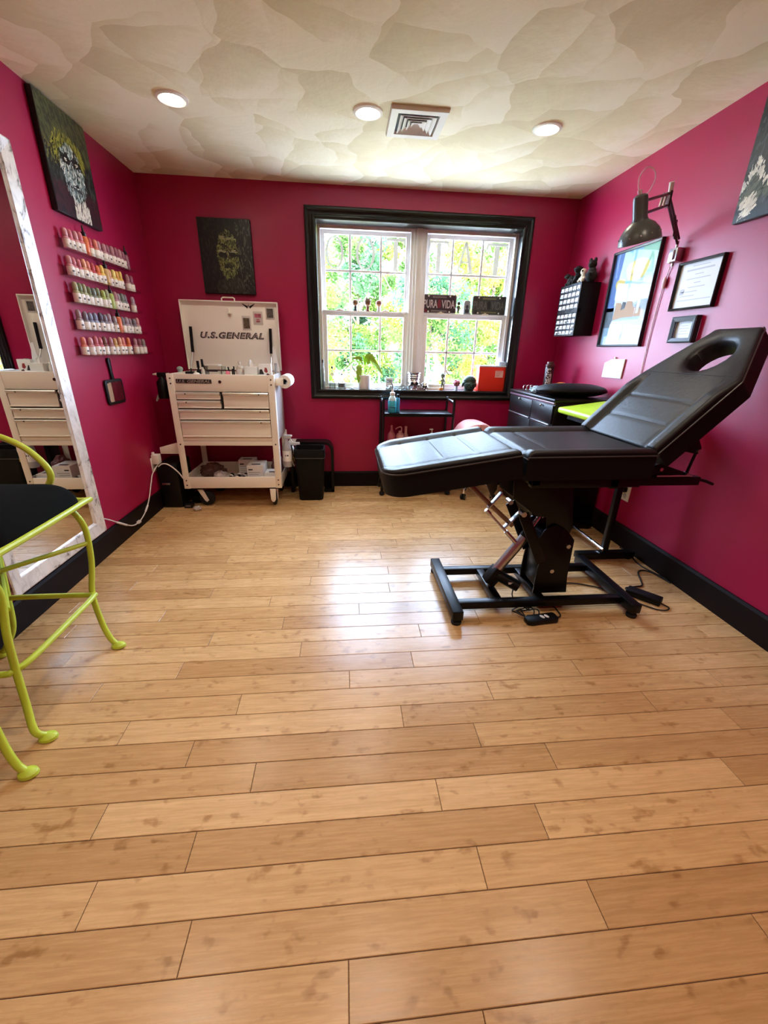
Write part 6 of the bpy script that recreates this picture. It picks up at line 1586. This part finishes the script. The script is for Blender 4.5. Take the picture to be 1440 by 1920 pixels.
def tree(label, x, y, h, r, cols, n, seed, hole=.0):
    rr = random.Random(seed)
    t = thing('tree', label, 'tree', (x, y, GZ), 0, 'trees outside the window')
    tk = MB(); tk.tube([(x, y, GZ), (x+.1, y, GZ+h*.3), (x-.05, y+.1, GZ+h*.6), (x, y, GZ+h*.9)], [r*.07, r*.06, r*.04, r*.015], BARK, 8, smooth_pts=3)
    for k in range(6):
        a = rr.uniform(0, 6.28); z = GZ+h*rr.uniform(.35, .8); tk.tube([(x, y, z), (x+math.cos(a)*r*.4, y+math.sin(a)*r*.4, z+h*.08), (x+math.cos(a)*r*.75, y+math.sin(a)*r*.75, z+h*.17)], [r*.03, r*.018, r*.008], BARK, 6, smooth_pts=3)
    tk.build('trunk', t)
    vs, fs, cs = [], [], []
    cl = []
    for k in range(70):
        a = rr.uniform(0, 6.28); zz = rr.uniform(-1, 1); q = math.sqrt(1-zz*zz*.75)*rr.uniform(.25, 1)
        cl.append((V((x+math.cos(a)*r*q, y+math.sin(a)*r*q, GZ+h*.58+zz*h*.42)), r*rr.uniform(.20, .36), rr.choice(cols)))
    ls = .0042*y
    for i in range(n):
        c, cr, col = cl[i % len(cl)]
        d = V((rr.gauss(0, 1), rr.gauss(0, 1), rr.gauss(0, 1))).normalized()*cr*rr.random()**.45
        p = c+d; s = ls*rr.uniform(.7, 1.3)
        u = V((rr.gauss(0, 1), rr.gauss(0, 1), rr.gauss(0, .7))).normalized(); w = u.orthogonal().normalized(); w = Matrix.Rotation(rr.uniform(0, 6.28), 3, u) @ w
        b = len(vs); nn = u.cross(w)*s*.18
        vs += [p-u*s, p+w*s*.6+nn, p+u*s, p-w*s*.6+nn]; fs.append((b, b+1, b+2, b+3))
        j = rr.uniform(.75, 1.25); cs.append(tuple(min(1, v_*j) for v_ in lin(col)) + (1,))
    me = bpy.data.meshes.new('crown'); me.from_pydata([tuple(v-V((x, y, GZ))) for v in vs], [], fs)
    ca = me.color_attributes.new('leafcol', 'FLOAT_COLOR', 'CORNER')
    flat = []
    for c in cs: flat += list(c)*4
    ca.data.foreach_set('color', flat); me.materials.append(LFM)
    o = bpy.data.objects.new('crown', me); COL.objects.link(o); o.parent = t
    return t
YG = [(138, 142, 58), (126, 138, 52), (148, 148, 70)]; GR = [(92, 118, 56), (106, 126, 56), (82, 110, 56)]; GD = [(66, 98, 62), (76, 108, 66), (62, 92, 64)]
tree('yellow-green tree outside, nearest the left edge of the left window', -1.0, 12.5, 7.2, 1.30, YG+GR, 17000, 1)
tree('bluish green tree outside between the two window units', 2.5, 12.5, 6.6, 1.25, GD+GR, 15000, 3)
tree('sunny yellow tree outside, nearest the right edge of the right window', 6.0, 12.6, 7.0, 1.30, YG, 14000, 5)
tree('green tree behind the middle of the left window', .6, 17.0, 8.6, 1.40, GR+GD, 17000, 2)
tree('yellow-green tree behind the middle of the right window', 4.4, 17.0, 8.3, 1.40, YG+YG+GR, 16000, 4)
tree('pale yellow tree half hidden behind the right window frame', 8.2, 17.0, 8.4, 1.40, YG, 8000, 7)
tree('tall distant tree behind the left window', -1.8, 22.6, 10.6, 1.75, GR+YG, 13000, 8)
tree('tall distant tree behind the mullion between the windows', 2.9, 22.6, 10.6, 1.75, YG+GR, 14000, 9)
tree('tall distant tree behind the right window', 7.6, 22.6, 10.8, 1.75, YG+GR, 13000, 6)
tree('low bright bush under the left window', .55, 9.0, 3.7, .62, YG, 8000, 11)
GRASS = PM('pale_paving', (214, 210, 200), rough=.9, var=(1.2, .12))
struct(MB().box((-40, YB+WT+.5, GZ-.2), (40, 60, GZ), GRASS).build('ground'))

# ================================================================= LIGHT
w = bpy.data.worlds.new('sky'); scn.world = w; w.use_nodes = True
nt = w.node_tree; bg = nt.nodes['Background']
bg.inputs[0].default_value = (.54, .70, 1.0, 1); bg.inputs[1].default_value = 42.0
sd_ = bpy.data.lights.new('sun', 'SUN'); sd_.energy = 26; sd_.angle = math.radians(.6); sd_.color = (1, .93, .80)
so = bpy.data.objects.new('sun', sd_); COL.objects.link(so); so.rotation_euler = V((.35, .55, -.85)).to_track_quat('-Z', 'Y').to_euler()
pl_ = bpy.data.lights.new('window_portal', 'AREA'); pl_.shape = 'RECTANGLE'; pl_.size = OX1-OX0; pl_.size_y = OZ1-OZ0; pl_.cycles.is_portal = True
plo = bpy.data.objects.new('window_portal', pl_); COL.objects.link(plo); plo.location = ((OX0+OX1)/2, YB+WT+.02, (OZ0+OZ1)/2); plo.rotation_euler = (-PI/2, 0, 0)

# ================================================================= CAMERA
cam = bpy.data.cameras.new('camera'); co = bpy.data.objects.new('camera', cam); COL.objects.link(co)
yaw, pitch, roll = 0.0996005351, 0.376928671, 0.0228813027
cy_, sy_, cp_, sp_ = math.cos(yaw), math.sin(yaw), math.cos(pitch), math.sin(pitch)
fw = V((sy_*cp_, cy_*cp_, -sp_)); ri = V((cy_, -sy_, 0)); up = ri.cross(fw)
r2 = ri*math.cos(roll)+up*math.sin(roll); u2 = -ri*math.sin(roll)+up*math.cos(roll)
Mc = Matrix((r2, u2, -fw)).transposed().to_4x4(); Mc.translation = (0, 0, CAM_H); co.matrix_world = Mc
cam.sensor_fit = 'VERTICAL'; cam.sensor_height = 36; cam.lens = 767.694/1920*36; cam.clip_start = .02; cam.clip_end = 200
scn.camera = co
vs_ = scn.view_settings; vs_.view_transform = 'Standard'; vs_.look = 'None'; vs_.exposure = 0.26; vs_.gamma = 1.0; vs_.use_curve_mapping = False
cc = scn.cycles; cc.use_denoising = True; cc.max_bounces = 10; cc.diffuse_bounces = 5; cc.glossy_bounces = 5; cc.transmission_bounces = 6; cc.transparent_max_bounces = 16; cc.sample_clamp_indirect = 8; cc.caustics_reflective = False; cc.caustics_refractive = False
